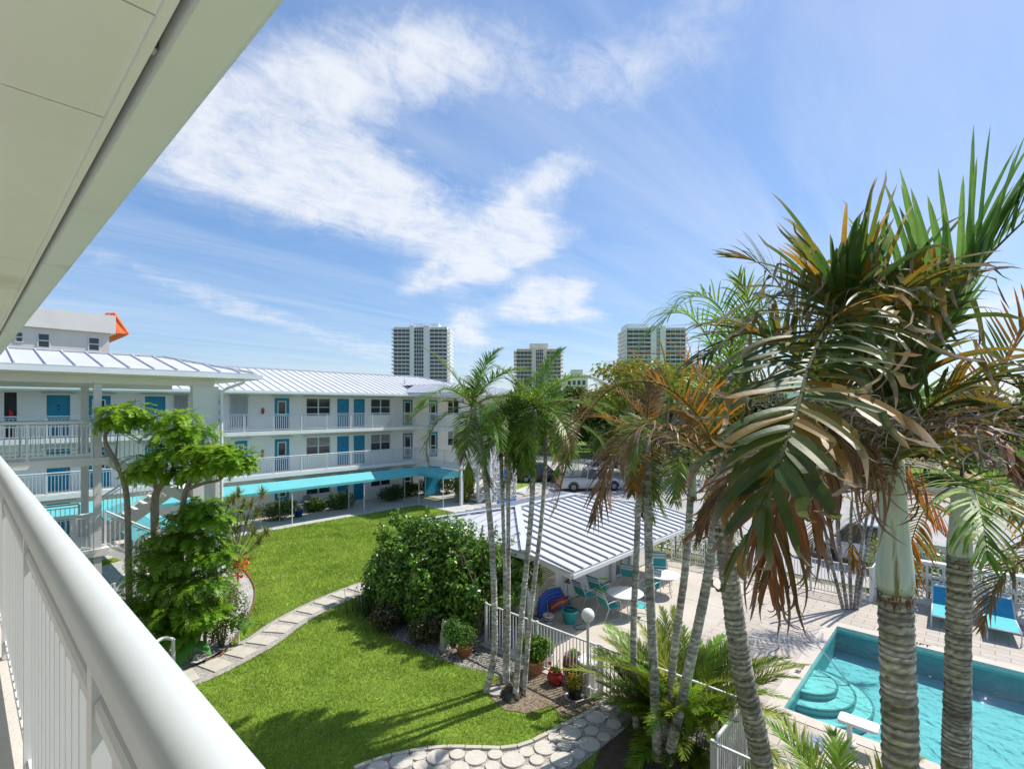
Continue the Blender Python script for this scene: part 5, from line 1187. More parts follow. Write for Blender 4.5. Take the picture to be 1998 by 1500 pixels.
A = [mk(tr(hA, (1722, 770, 4.25), (1690, 660, 3.8), (1635, 610, 3.4), (1585, 700, 2.8), (1556, 800, 2.3), (1525, 890, 2.05), (1480, 1000, 2.0), (1440, 1080, 2.05)), n=60, L=.72, W=.074, colf=colnear, segs=14, g=1.3, a0=78, a1=36, vee=vA, curl=.7, curl_from=.58, t0=.18, fold=.12, kink=.4, rnd=.3, rach=.03, rtint=(.10, .11, .02)),
     mk(tr(hA, (1750, 800, 4.35), (1745, 690, 4.0), (1735, 610, 3.6), (1740, 590, 3.2), (1765, 640, 2.95)), n=34, L=.9, W=.066, colf=colnear2, segs=14, g=1.5, kink=.6, rnd=.3, a0=70, a1=30, vee=40, curl=.4, curl_from=.66, t0=.25, fold=.12, rach=.026, rtint=(.15, .16, .03)),
     mk(tr(hA, (1782, 750, 4.15), (1832, 630, 3.8), (1905, 525, 3.5), (2030, 400, 3.3)), n=34, L=1.08, W=.078, colf=colbig, segs=9, g=.35, a0=46, a1=24, vee=40, t0=.2, fold=.1, rach=.026, rtint=(.16, .19, .04), lift=.5, rnd=.22),
     mk(tr((1735, 930, 4.6), (1660, 860, 4.2), (1590, 840, 3.8), (1540, 900, 3.4), (1515, 1000, 3.2), (1500, 1130, 3.15)), n=70, L=.86, W=.038, colf=colhang, segs=14, g=4.2, rnd=.35, a0=60, a1=25, vee=-10, curl=.45, curl_from=.6, fold=.1, rach=.022, rtint=(.14, .08, .04)),
     mk(tr(hA, (1830, 830, 4.2), (1920, 840, 3.9), (1990, 930, 3.7)), n=34, L=.6, W=.05, colf=colhang, segs=11, g=2.2, curl=.5, curl_from=.5, fold=.1, rach=.02, rtint=(.14, .1, .04)),
     mk(tr(hA, (1660, 800, 4.5), (1560, 700, 4.3), (1460, 650, 4.1), (1370, 700, 4.0)), n=44, L=.72, W=.055, colf=colnear2, segs=12, g=1.5, kink=.35, rnd=.3, vee=28, curl=.35, curl_from=.7, fold=.1, rach=.022, rtint=(.15, .14, .03)),
     mk(tr(hA, (1735, 700, 4.9), (1712, 560, 5.1), (1700, 470, 5.3)), n=26, L=.75, W=.05, colf=colbig, segs=7, g=.8, vee=25, a0=55, rach=.02, rtint=(.12, .16, .03)),
     mk(tr((1745, 930, 4.6), (1760, 860, 4.3), (1830, 780, 4.0), (1940, 740, 3.7), (2060, 800, 3.5)), n=38, L=.8, W=.06, colf=colnear2, segs=12, g=1.6, kink=.4, rnd=.3, vee=20, curl=.35, curl_from=.7, fold=.1, rach=.02, rtint=(.2, .16, .03)),
     mk(tr(hA, (1640, 780, 5.0), (1560, 620, 5.3), (1490, 520, 5.5), (1420, 500, 5.6)), n=44, L=.75, W=.05, colf=colnear2, segs=8, g=1.2, vee=25, curl=.2, curl_from=.7, rach=.02, rtint=(.2, .16, .03)),
     mk(tr((1735, 940, 4.6), (1650, 900, 4.3), (1540, 880, 4.0), (1430, 930, 3.8), (1360, 1040, 3.7)), n=44, L=.6, W=.05, colf=colhang, segs=11, g=2.6, a0=65, vee=0, curl=.5, curl_from=.5, fold=.1, rach=.02, rtint=(.14, .08, .04)),
     mk(tr(hA, (1708, 760, 4.3), (1668, 665, 3.95), (1640, 605, 3.6), (1622, 585, 3.35)), n=34, L=1.18, W=.07, colf=colfan, segs=12, g=.75, a0=48, a1=16, vee=48, t0=.3, fold=.14, kink=.22, rnd=.3, lift=.45, curl=.35, curl_from=.75, rach=.026, rtint=(.13, .15, .03)),
     mk(tr(hA, (1742, 760, 4.4), (1752, 680, 4.2), (1775, 615, 4.0), (1800, 590, 3.8)), n=28, L=.95, W=.075, colf=colfan, segs=12, g=1.0, a0=50, a1=18, vee=48, t0=.3, fold=.14, kink=.5, rnd=.3, lift=.4, curl=.35, curl_from=.75, rach=.026, rtint=(.16, .17, .03)),
     mk(tr((1720, 900, 4.4), (1650, 830, 4.0), (1580, 810, 3.3), (1540, 860, 2.95), (1510, 960, 2.8)), n=34, L=.72, W=.022, colf=colstraw, segs=14, g=1.6, a0=75, vee=20, curl=.85, curl_from=.35, rach=.012, rtint=(.2, .14, .08)),
     mk(tr((1740, 900, 4.5), (1780, 830, 4.0), (1850, 830, 3.6), (1930, 900, 3.4)), n=34, L=.62, W=.024, colf=colstraw, segs=14, g=2.0, a0=75, vee=10, curl=.8, curl_from=.35, rach=.014, rtint=(.2, .14, .08)),
     mk(tr((1740, 950, 4.6), (1700, 950, 4.5), (1640, 880, 4.2), (1590, 830, 3.9), (1600, 900, 3.6)), n=26, L=.5, W=.04, colf=colbrown, segs=10, g=2.5, curl=.6, curl_from=.4, rach=.02, rtint=(.16, .12, .05))]
pA = tr((1757, 1560, 4.6), (1757, 1500, 4.6), (1752, 1330, 4.6), (1747, 1160, 4.6))
bigpalm('thickest ringed palm trunk in the foreground with long pale green crownshaft', [(1762, 1700, 4.6), (1757, 1500, 4.6), (1752, 1330, 4.6), (1747, 1150, 4.6)], .148, .132, (atD(1747, 1160, 4.6), atD(1741, 890, 4.6), .145, .085), A)
hB = (1872, 945, 6.2)
Bf = crown(atD(*hB), 9, 1.9, 31, [colgreen, colorange, colnear2, colorange], .7, .042, 34, lo=-20, hi=70, segs=6)
Bf += [mk(tr(hB, (1985, 930, 5.9), (2050, 1010, 5.7), (2010, 1080, 5.6), (1950, 1130, 5.5), (1915, 1225, 5.5)), n=40, L=.5, W=.03, colf=colbrown, segs=6, g=1.6, rach=.016), mk(tr(hB, (1930, 780, 6.2), (1990, 650, 6.2), (2050, 560, 6.2)), n=34, L=.7, W=.04, colf=colorange, segs=5, g=.4, vee=30, lift=.3)]
bigpalm('slimmer ringed palm trunk right of the thickest one, short crownshaft', [(1862, 1700, 6.2), (1864, 1500, 6.2), (1869, 1290, 6.2), (1872, 1085, 6.2)], .150, .118, (atD(1872, 1090, 6.2), atD(1874, 950, 6.2), .125, .085), Bf)
hC = (1402, 930, 6.6)
Cf = [mk(tr(hC, (1375, 830, 6.5), (1290, 750, 6.3), (1190, 760, 6.2), (1120, 860, 6.1), (1085, 990, 6.1)), n=48, L=.85, W=.042, colf=colorange, segs=8, g=.9, vee=30, a0=60, a1=25, rach=.022, rtint=(.25, .18, .03)),
      mk(tr(hC, (1350, 860, 6.4), (1260, 830, 6.1), (1190, 900, 5.9), (1160, 1010, 5.8)), n=42, L=.7, W=.04, colf=colbrown, segs=8, g=1.6, vee=5, rach=.02, rtint=(.2, .14, .04)),
      mk(tr(hC, (1390, 800, 6.8), (1340, 700, 7.0), (1260, 690, 7.2)), n=34, L=.8, W=.04, colf=colorange, segs=6, g=1.0, vee=25),
      mk(tr(hC, (1450, 800, 6.7), (1530, 720, 6.9), (1630, 740, 7)), n=36, L=.7, W=.04, colf=colnear2, segs=6, g=1.3, vee=20),
      mk(tr(hC, (1440, 900, 6.4), (1500, 900, 6.2), (1540, 980, 6.1)), n=30, L=.6, W=.035, colf=colbrown, segs=7, g=2.2)]
bigpalm('leaning ringed palm trunk whose crown hides behind brown hanging fronds', [(1530, 1700, 6.5), (1488, 1500, 6.5), (1447, 1300, 6.5), (1424, 1130, 6.55), (1410, 1010, 6.6)], .142, .115, (atD(1411, 1020, 6.6), atD(1403, 915, 6.6), .12, .08), Cf)
# ---- the thin palm behind the ringed ones, by the pool
hE = (1890, 1062, 9.0)
palm('palm_tree', 'thin palm behind the second ringed trunk, one erect orange frond', G(1888, 1560), [G(1888, 1560), atD(1887, 1300, 9), atD(1888, 1075, 9)], .07, .06,
     [mk(tr(hE, (1850, 1050, 8.9), (1806, 1000, 8.8), (1768, 935, 8.7)), n=30, L=.75, W=.05, colf=lambda t, s, r: mix((.55, .13, .02), (.62, .20, .03), r), segs=5, g=.2, vee=45, lift=.9, sides=(1,)),
      mk(tr(hE, (1920, 1020, 9), (1960, 950, 9), (2000, 880, 9)), n=34, L=.9, W=.05, colf=colfresh, segs=5, g=.3, vee=30, lift=.35),
      mk(tr(hE, (1930, 1060, 9), (1980, 1100, 9)), n=24, L=.6, W=.035, colf=colorange, segs=5, g=1.4)], None, None, .1, 9)
# ---- palm with orange fronds behind the gate by the parking
hF = G(1650, 1190); q = hF+UP*1.9
pf = thing('palm_tree', 'cluster palm with several bare grey stems beside the parking gate, orange fronds', 'palm tree', tuple(hF))
for dx, tip in ((0, (1600, 1040)), (10, (1630, 1030)), (20, (1662, 1035)), (28, (1700, 1020)), (34, (1720, 1000))):
    a = G(1645+dx*.8, 1188); b = atD(tip[0], tip[1]-60, (a-CAM).dot(FW)+.3); m = MB(); trunk(m, [a, a.lerp(b, .5)+Vector((0, .05, 0)), b], .06, .045, .12, 8); m.build('trunk', BARK, pf, True)
for i, (qs, cf) in enumerate((([(1600, 985), (1640, 940), (1680, 950), (1700, 1000)], colorange), ([(1690, 1000), (1650, 970), (1600, 1000), (1580, 1080)], colorange), ([(1640, 980), (1600, 930), (1560, 930), (1530, 980)], colbrown), ([(1700, 960), (1690, 900), (1650, 870), (1600, 880)], colorange), ([(1710, 950), (1750, 880), (1800, 870), (1840, 920)], colgreen), ([(1630, 970), (1620, 880), (1580, 830), (1530, 850)], colgreen))):
    mk([atD(*p, 17.5-.3*j) for j, p in enumerate(qs)], n=34, L=.75, W=.045, colf=cf, segs=5, g=1.0)(pf)
# ---- feathery areca palms
def areca(name, label, base, cnt, L, seed, cols=(colfresh, colgreen), leaf=.34, lo=15, hi=86, n=36, spread=.35, bend=95, group=None, low=False):
    random.seed(seed); t = thing(name, label, 'palm', tuple(base), group)
    for i in range(cnt):
        az = i*2.399; el = lo+(hi-lo)*random.random()**.8; Lk = 1.
        if low and i % 3 == 0: el = random.uniform(5, 40); Lk = .55
        b = Vector(base)+Vector((math.cos(az), math.sin(az), 0))*random.uniform(0, spread)
        mk(arc(b, az, el, L*Lk*random.uniform(.75, 1.1), bend*random.uniform(.7, 1.15)), n=n, L=leaf, W=.030, colf=random.choice(cols), segs=4, g=1.9, rach=.010, rtint=(.25, .27, .05), vee=28, t0=.28)(t)
    return t
colar2 = lambda t, s, r: mix((.09, .17, .012), (.20, .27, .03), r)
colar = lambda t, s, r: mix((.20, .27, .02), (.46, .48, .07), r)
areca('areca_palm', 'broad feathery yellow green palm shrub around the clump of trunks', G(1338, 1432), 125, 2.35, 41, (colar, colar2, colfresh, colar2), .40, spread=.75, lo=60, hi=88, bend=72, n=50, low=True)
areca('areca_palm', 'smaller feathery palm shrub at the left of the broad one, by the gate', G(1262, 1420), 18, 1.5, 42, (colar, colar2), .32, spread=.25, lo=58, bend=60, n=46)
areca('areca_palm', 'low feathery palm fronds at the bottom edge before the pool', atD(1655, 1640, 6.6), 12, 1.5, 43, (colfresh, colar), .40, lo=35, spread=.15, bend=70)
m_ = MB()
# ---------------------------------------------------------------- leaf clouds (numpy)
def leafcloud(name, blobs, n, size, c1, c2, mat, parent, up=.35, aspect=.5, shell=.55, seed=1, third=None, pthird=.1):
    g = np.random.default_rng(seed); bl = np.array([[*b[0], *(b[1] if hasattr(b[1], '__len__') else (b[1],)*3)] for b in blobs]); vol = bl[:, 3]*bl[:, 4]*bl[:, 5]; vol = vol**.8
    idx = g.choice(len(bl), n, p=vol/vol.sum()); dv = g.normal(size=(n, 3)); dv /= np.linalg.norm(dv, axis=1)[:, None]; rad = shell+(1-shell)*g.uniform(0, 1, n)**.7
    rad *= 1+.22*np.sin(dv[:, 0]*7+idx)*np.sin(dv[:, 1]*6+idx*2)*np.cos(dv[:, 2]*5)+.1*g.normal(size=n)
    pos = bl[idx, :3]+dv*bl[idx, 3:6]*rad[:, None]; keep = pos[:, 2] > .02; pos, dv, n = pos[keep], dv[keep], int(keep.sum())
    nrm = dv*.6+g.normal(size=(n, 3))*.6+np.array([0, 0, up]); nrm /= np.linalg.norm(nrm, axis=1)[:, None]
    ax = np.cross(nrm, g.normal(size=(n, 3))); ax /= np.linalg.norm(ax, axis=1)[:, None]; bx = np.cross(nrm, ax)
    s = size*g.uniform(.6, 1.3, n)[:, None]; V = np.zeros((n, 4, 3), np.float32)
    V[:, 0] = pos-ax*s*.5; V[:, 1] = pos+bx*s*aspect*.5+nrm*s*.06; V[:, 2] = pos+ax*s*.5-np.array([0, 0, 1])*s*.12; V[:, 3] = pos-bx*s*aspect*.5+nrm*s*.06
    t = np.clip(g.normal(.5, .25, n), 0, 1)[:, None]; c = np.array(c1)*(1-t)+np.array(c2)*t
    if third: k = g.uniform(0, 1, n) < pthird; c[k] = third
    off = LOC.get(parent.name, Vector()) if parent else Vector(); V -= np.array([off.x, off.y, off.z], np.float32)
    me = bpy.data.meshes.new(name); me.vertices.add(n*4); me.vertices.foreach_set('co', V.ravel()); me.loops.add(n*4); me.loops.foreach_set('vertex_index', np.arange(n*4, dtype=np.int32))
    me.polygons.add(n); me.polygons.foreach_set('loop_start', np.arange(0, n*4, 4, dtype=np.int32))
    ca = me.color_attributes.new('tint', 'FLOAT_COLOR', 'POINT'); cc = np.ones((n, 4, 4), np.float32); cc[:, :, :3] = c[:, None, :]; ca.data.foreach_set('color', cc.ravel())
    me.materials.append(mat); me.update(); me.validate(); o = bpy.data.objects.new(name, me); col.objects.link(o)
    if parent: o.parent = parent
    return o
TWIG = solid('twig_bark', (.16, .12, .08), .9)
def shrub(name, label, p, w_, d_, h, n, size, c1, c2, seed=1, group=None, mat=None, third=None, cat='shrub', shell=.6, lumps=9, pthird=.1):
    r_ = random.Random(seed); t = thing(name, label, cat, tuple(p), group); bl = []
    for i in range(lumps):
        f = .45+.2*r_.random(); bl.append((Vector(p)+Vector((r_.uniform(-.5, .5)*w_*(1-f*.7), r_.uniform(-.5, .5)*d_*(1-f*.7), h*r_.uniform(.3, .68))), (w_*f*.6, d_*f*.6, h*.36)))
    leafcloud('foliage', bl, n, size, c1, c2, mat or LEAFG, t, seed=seed, third=third, shell=shell, pthird=pthird); m = MB()
    for i in range(6): a = i*1.05; m.tube([p+Vector((.05*math.cos(a), .05*math.sin(a), 0)), p+Vector((w_*.18*math.cos(a), d_*.18*math.sin(a), h*.6))], [.025, .01], 5)
    m.build('stem', TWIG, t); return t
# big dark bush against the pool house
bb = thing('flowering_bush', 'big dark glossy bush swallowing the left end of the pool house', 'bush', (10.9, 13, 0)); r_ = random.Random(8); bl = []
for (x, y, z, s) in ((11.2, 15.0, 1.5, 1.25), (11.0, 13.4, 1.55, 1.4), (11.2, 12.1, 1.5, 1.3), (11.3, 14.3, 2.3, .85), (11.3, 13.0, 2.4, .9), (11.5, 11.5, 2.1, .75), (10.5, 14.6, 1.0, 1.0), (10.3, 13.0, .9, 1.0), (10.5, 11.7, 1.15, .8), (11.5, 15.6, 2.2, .7), (11.9, 10.9, 1.9, .5), (11.2, 14.9, 2.65, .45), (11.6, 10.6, 1.3, .45), (10.0, 15.4, .8, .85), (9.9, 14.2, .7, .9), (9.9, 12.6, .7, .8), (12.2, 10.5, 1.75, .5), (10.6, 16.1, 1.1, .8)): bl.append(((x, y, z), (s*.85, s*.9, s)))
for i in range(34): a_ = r_.uniform(0, 6.28); z_ = r_.uniform(.5, 2.9); bl.append(((11.0+1.2*math.cos(a_)+r_.uniform(-.25, .25), 13.2+2.9*math.sin(a_), z_), (r_.uniform(.14, .34),)*3))
leafcloud('foliage', bl, 30000, .17, (.05, .125, .012), (.22, .40, .04), LEAFG, bb, seed=5, shell=.5, third=(.20, .06, .05), pthird=.012, up=.5)
spr = []; m = MB()
for i in range(9):
    a = ru(0, 6); b = Vector((11.2+ru(-.6, .6), 13+ru(-2, 2), 0)); m.tube([b, b+Vector((ru(-.3, .3), ru(-.3, .3), 1.2)), b+Vector((ru(-.6, .6), ru(-.6, .6), 2.6))], [.05, .035, .015], 6)
for i in range(26):
    b = Vector((11.2+ru(-.6, .7), ru(10.6, 15.6), 2.5)); e = b+Vector((ru(-.4, .3), ru(-.4, .4), ru(.3, .75))); m.tube([b, e], .008, 4); spr.append(e); spr.append(b.lerp(e, .6))
m.build('stem', TWIG, bb); leafcloud('sprig', [(tuple(e), (.12, .12, .16)) for e in spr], 900, .11, (.05, .13, .012), (.20, .36, .04), LEAFG, bb, seed=55, shell=.1)
bl = []
for (x, y, z, s) in ((0, 0, .5, .45), (.3, .5, .4, .4)): bl.append(((9.55+x, 14.9+y, z), (s, s, s*1.1)))
t = thing('shrub', 'upright needle leaved shrub at the left foot of the big dark bush', 'shrub', (9.6, 15, 0)); m = MB(); random.seed(3)
for i in range(420):
    b = Vector((9.65+random.gauss(0, .28), 15.1+random.gauss(0, .4), 0)); h_ = ru(.5, 1.15); e = b+Vector((ru(-.25, .25), ru(-.25, .25), h_)); wv = Vector((ru(-1, 1), ru(-1, 1), 0)).normalized()*.02
    m.add([b-wv, b+wv, e], [(0, 1, 2)], jit((.07, .13, .03)))
m.build('foliage', LEAF, t)
shrub('shrub', 'low dark purple tinged shrub at the foot of the big bush', G(760, 1225), 1.0, 1.4, .8, 2200, .10, (.03, .05, .015), (.09, .09, .02), 4, third=(.16, .07, .05), pthird=.25)
shrub('shrub', 'mounded shrub in front of the big bush, left of the statue', G(830, 1255), 1.2, 1.0, .9, 2400, .09, (.035, .06, .015), (.10, .11, .03), 6, third=(.18, .12, .05), pthird=.15)
# fern in terracotta pot beside the statue
p = G(906, 1278); fp = pot('potted_fern', 'bushy green plant in a terracotta pot right of the statue', p, PR(.17, .24, .3), TERRA, 'potted plant'); leafcloud('foliage', [((p.x, p.y, .55), (.38, .38, .3)), ((p.x-.35, p.y+.1, .8), (.3, .3, .35))], 1500, .08, (.05, .13, .02), (.16, .30, .05), LEAF, fp, seed=9)
def potted(label, p, prof, mat, blobs, n, size, c1, c2, third=None, seed=3, pthird=.2, nm='potted_plant'):
    t = pot(nm, label, p, prof, mat, 'potted plant')
    leafcloud('foliage', [((p.x+a, p.y+b, c), r_) for a, b, c, r_ in blobs], n, size, c1, c2, LEAF, t, seed=seed, third=third, pthird=pthird, shell=.3); return t
REDG = solid('red_glaze', (.30, .02, .02), .2); BRNG = solid('brown_glaze', (.24, .07, .04), .35); TERL = M('pale_terracotta', (.50, .27, .16), .8, .1, 6)
potted('round leaved green shrub in a pale terracotta pot outside the fence', G(1043, 1312), PR(.20, .24, .36), TERL, [(0, 0, .62, .36), (-.15, .1, .8, .26), (.2, -.1, .72, .24)], 1500, .10, (.07, .17, .015), (.20, .36, .04), seed=11)
potted('small bright green plant in a white pot with red rim inside the fence', G(1066, 1296), PR(.15, .2, .34), WHITE, [(0, 0, .5, .24)], 500, .09, (.12, .25, .02), (.28, .42, .05), seed=12)
p = G(1083, 1334); t = potted('small sprig with pink flower in a round red glazed pot', p, [(.09, 0), (.17, .06), (.21, .17), (.18, .27), (.14, .31), (.17, .34), (.15, .34), (.14, .28)], REDG, [(0, 0, .38, .1)], 110, .07, (.12, .25, .02), (.28, .42, .05), seed=13)
m = MB(); m.tube([p+UP*.3, p+Vector((-.14, .05, .55))], .008, 5).tube([p+UP*.3, p+Vector((.1, -.05, .6))], .008, 5); m.build('stem', TWIG, t); MB().sphere(p+Vector((-.15, .05, .57)), .05, .05, .04).build('flower', solid('pink_petal', (.65, .03, .12), .5), t)
p = G(1118, 1322); potted('succulent in a tall brown glazed urn behind the fence', p, [(.17, 0), (.24, .12), (.28, .34), (.25, .52), (.20, .58), (.22, .62), (.20, .62), (.19, .55)], BRNG, [(0, 0, .64, .12)], 150, .09, (.10, .24, .03), (.22, .38, .06), seed=14)
p = G(1152, 1333); t = pot('planter', 'large white planter with turquoise band behind the fence, bare stalk', p, PR(.24, .30, .62), WHITE, 'planter'); MB().lathe(p, [(.29, .46), (.297, .50)], 24, False).build('band', SLING, t)
m = MB(); m.tube([p+UP*.56, p+UP*.95], .008, 5)
for k in range(9): a = k*.7; m.tube([p+UP*.93, p+Vector((.09*math.cos(a), .09*math.sin(a), 1.0))], .006, 4)
m.build('stalk', TWIG, t)
p = G(1121, 1360); t = potted('yellow orange leaved plant in a black pot on a saucer', p, PR(.14, .17, .27), BLACKP, [(0, 0, .38, .2)], 260, .11, (.22, .30, .02), (.45, .40, .05), (.55, .20, .02), 15, .3); MB().lathe(p, [(.2, 0), (.24, .03), (.22, .03), (.19, .015)], 20).build('saucer', WHITE, t)
p = G(989, 1262); pot('flower_pot', 'blue glazed pot with red rim at the left end of the fence', p, PR(.16, .2, .42), solid('cobalt_glaze', (.02, .05, .30), .25))
p = G(1092, 1262)
# shrubs along the walk
SH1, SH2 = (.05, .10, .012), (.13, .21, .03); DK1, DK2 = (.03, .07, .012), (.075, .14, .022)
for lab, px, py, w_, d_, h, c in (('clipped green shrub left of the garden table under the awning', 541, 1014, 2.2, 1.2, 1.25, 0), ('low loose shrub in front of the slatted chairs', 613, 1000, 1.5, 1.0, .95, 0), ('clipped shrub between chairs and turquoise doors', 664, 994, 1.9, 1.2, 1.35, 0), ('low dark hedge in front of the wicker armchair', 767, 978, 2.4, 1.0, 1.2, 1), ('small dark hedge between two awning posts', 804, 969, 1.8, 1.0, 1.2, 1), ('tall dark clipped hedge near the awning corner', 838, 964, 2.4, 1.0, 1.5, 1), ('dark rounded hedge behind the yellow green column shrub', 873, 962, 1.6, 1.0, 1.4, 1)):
    shrub('hedge_shrub', lab, G(px, py), w_, d_, h, 2200, .14, *((SH1, SH2) if c == 0 else (DK1, DK2)), seed=int(px), group='clipped shrubs along the garden walk')
p = G(906, 977); t = thing('column_shrub', 'tall rounded yellow green clipped shrub at the awning end', 'shrub', tuple(p)); leafcloud('foliage', [((p.x, p.y, .75), (.72, .72, .8)), ((p.x, p.y, 1.45), (.78, .78, .85))], 6000, .13, (.13, .17, .015), (.28, .30, .03), LEAFG, t, seed=3, shell=.8); MB().tube([p, p+UP*1.2], .06, 6).build('stem', TWIG, t)
# hedges outside the pool
def hedge(label, a, b, w_, h, n, c1, c2, seed):
    a, b = Vector(a), Vector(b); t = thing('hedge', label, 'hedge', tuple(a)); L_ = (b-a).length; k = max(2, int(L_/.7)); bl = [(a.lerp(b, (i+.5)/k)+UP*h*.55, (.55, .55, h*.5)) for i in range(k)]
    for q in bl: pass
    leafcloud('foliage', [(q[0], (w_*.6, .5, h*.5)) for q in bl], n, .10, c1, c2, LEAFG, t, seed=seed, shell=.6); m = MB()
    for i in range(k): m.tube([a.lerp(b, (i+.5)/k), a.lerp(b, (i+.5)/k)+UP*h*.6], .03, 5)
    m.build('stem', TWIG, t); return t
hedge('yellow green clipped hedge behind the pierced block wall', (24.05, 3.2, 0), (24.05, -7, 0), 1.0, 1.95, 18000, (.16, .24, .015), (.38, .43, .05), 5)
hedge('yellow green hedge behind the dark pickets beyond the pool house', (23.2, 12.5, 0), (23.2, 7.5, 0), 1.0, 1.5, 5000, (.10, .18, .015), (.26, .33, .04), 6)
hedge('long dark hedge along the far side of the road', (60.9, 62, 0), (60.9, -60, 0), 2.4, 2.6, 26000, (.03, .07, .012), (.10, .16, .02), 8)
hedge('dark tall hedge at the back of the parking lot', (44, 34, 0), (54, 24, 0), 2.0, 2.4, 6000, (.02, .05, .010), (.06, .10, .018), 7)
# ---------------------------------------------------------------- the layered tree and the bed on the left
def fernclump(m, c, r_, n, L, colf, seed, flat=.32, leaf=.15, wd=.046):
    random.seed(seed)
    for i in range(n):
        az = i*2.399; el = 80*(1-(i/n)**.7)-25+random.uniform(-12, 12); o_ = Vector((math.cos(az), math.sin(az), 0))*(r_*random.uniform(0, .75))+UP*random.uniform(-.3, .35)*r_*flat
        frond(m, arc(Vector(c)+o_, az+random.uniform(-.5, .5), el, L*random.uniform(.7, 1.15), 75, 4), 12, leaf, wd, colf, 1, 68, 35, 8, .4, .12, rach=.004, rtint=(.10, .16, .03), rnd=.3)
colL = lambda t, s, r: mix((.18, .38, .012), (.42, .60, .05), r)
colL2 = lambda t, s, r: mix((.12, .30, .012), (.30, .49, .04), r)
colL3 = lambda t, s, r: mix((.09, .24, .012), (.27, .45, .035), r)
lt = thing('layered_tree', 'layered feathery green tree with bent grey trunks before the stair tower', 'tree', tuple(G(300, 1262)))
TB_ = M('grey_tree_bark', (.30, .26, .21), .9, .25, 8, .5, 30)
m = MB(); b = G(262, 1262)
for q, r0 in (([(256, 1262, 15), (252, 1160, 15), (249, 1000, 15.2), (243, 945, 15.2), (226, 900, 15.2), (206, 862, 15.2), (212, 825, 15.2), (240, 800, 15.2)], .10), ([(320, 1262, 15), (306, 1080, 15.4), (302, 990, 15.4), (308, 955, 15.4), (335, 925, 15.4), (345, 880, 15.4), (345, 840, 15.4)], .14), ([(306, 965, 15.4), (298, 915, 15.4), (292, 890, 15.4)], .07), ([(350, 1230, 15), (352, 1080, 15), (357, 985, 15), (372, 935, 15), (400, 890, 15), (410, 860, 15)], .11), ([(362, 955, 15), (400, 942, 14.8), (430, 935, 14.6), (450, 905, 14.6)], .06), ([(226, 900, 15.2), (228, 870, 15.2), (232, 830, 15.2)], .03)):
    P = smooth(tr(*q), 6); m.tube(P, [r0*(1-.65*i/len(P)) for i in range(len(P))], 8)
m.build('trunk', TB_, lt, True)
m = MB(); k = 0
for (px, py, dd, rr_) in ((240, 800, 15.2, .62), (225, 822, 15, .45), (262, 818, 15.3, .5), (345, 812, 15.4, .6), (330, 845, 15.2, .65), (375, 840, 15.4, .65), (300, 895, 15.2, .65), (285, 920, 15, .5), (350, 880, 15.2, .65), (400, 875, 15, .65), (430, 880, 14.8, .55), (460, 890, 14.6, .55), (440, 905, 14.6, .5), (400, 910, 14.8, .5), (360, 920, 15.4, .5), (470, 905, 14.6, .4)):
    k += 1; fernclump(m, atD(px, py, dd), rr_*.95, 62, .52*rr_/.55, (colL, colL2)[k % 3 == 0], 100+k)
m.build('crown', LEAF, lt)
ls = thing('feathery_shrub', 'feathery bright green shrub mass under the layered tree, spilling over the bed', 'shrub', tuple(G(360, 1265)))
m = MB(); k = 0
for (px, py, dd, rr_) in ((395, 985, 14.8, .55), (370, 1005, 15, .6), (420, 1010, 14.8, .5), (340, 1040, 15, .65), (395, 1050, 14.8, .65), (310, 1075, 14.8, .6), (360, 1085, 14.6, .7), (420, 1080, 14.6, .6), (300, 1120, 14.6, .6), (345, 1135, 14.4, .7), (400, 1130, 14.3, .65), (300, 1200, 14.2, .6), (320, 1230, 13.9, .55), (360, 1180, 14.1, .7), (400, 1195, 14, .5), (280, 1170, 14.6, .5), (350, 1230, 14.0, .5)):
    k += 1; fernclump(m, atD(px, py, dd), rr_*1.0, 64, .52*rr_/.55, (colL2, colL3, colL3)[k % 3], 200+k)
m.build('foliage', LEAF, ls); m = MB()
for i in range(7): b = G(330+i*14, 1255); m.tube([b, b+Vector((ru(-.3, .3), ru(-.3, .3), 1.4)), b+Vector((ru(-.5, .5), ru(-.5, .5), 3))], [.05, .04, .015], 6)
m.build('stem', TB_, ls, True)
p = G(432, 1262); shrub('shrub', 'small leaved olive shrub at the right edge of the gravel bed', p, 1.1, 1.1, 1.7, 4200, .07, (.06, .11, .015), (.18, .24, .05), 17, cat='shrub', mat=LEAF)
p = G(440, 1200); shrub('shrub', 'yellowish fine leaved shrub below the red croton', p, .9, .9, 1.3, 2600, .07, (.10, .15, .02), (.24, .28, .06), 18, mat=LEAF)
def bigleaf(m, p, dirv, L, c):
    dirv = Vector(dirv).normalized(); s = dirv.cross(UP).normalized(); n_ = s.cross(dirv); rows = [(-.18, .0), (-.22, .28), (0, .42), (.3, .40), (.6, .25), (.85, .1), (1, .0)]; vs = []
    for a, w_ in rows:
        z = -.25*(max(0, a))**2; vs += [p+dirv*a*L-s*w_*L+n_*(z+.10*w_)*L, p+dirv*(a if a > 0 else a*.2)*L+n_*z*L, p+dirv*a*L+s*w_*L+n_*(z+.10*w_)*L]
    m.add(vs, [(i*3+e, i*3+e+1, i*3+e+4, i*3+e+3) for i in range(len(rows)-1) for e in (0, 1)], c)
p = G(372, 1292); t = thing('elephant_ear', 'elephant ear plant with huge heart shaped leaf at the front of the bed', 'plant', tuple(p)); m = MB(); s_ = MB()
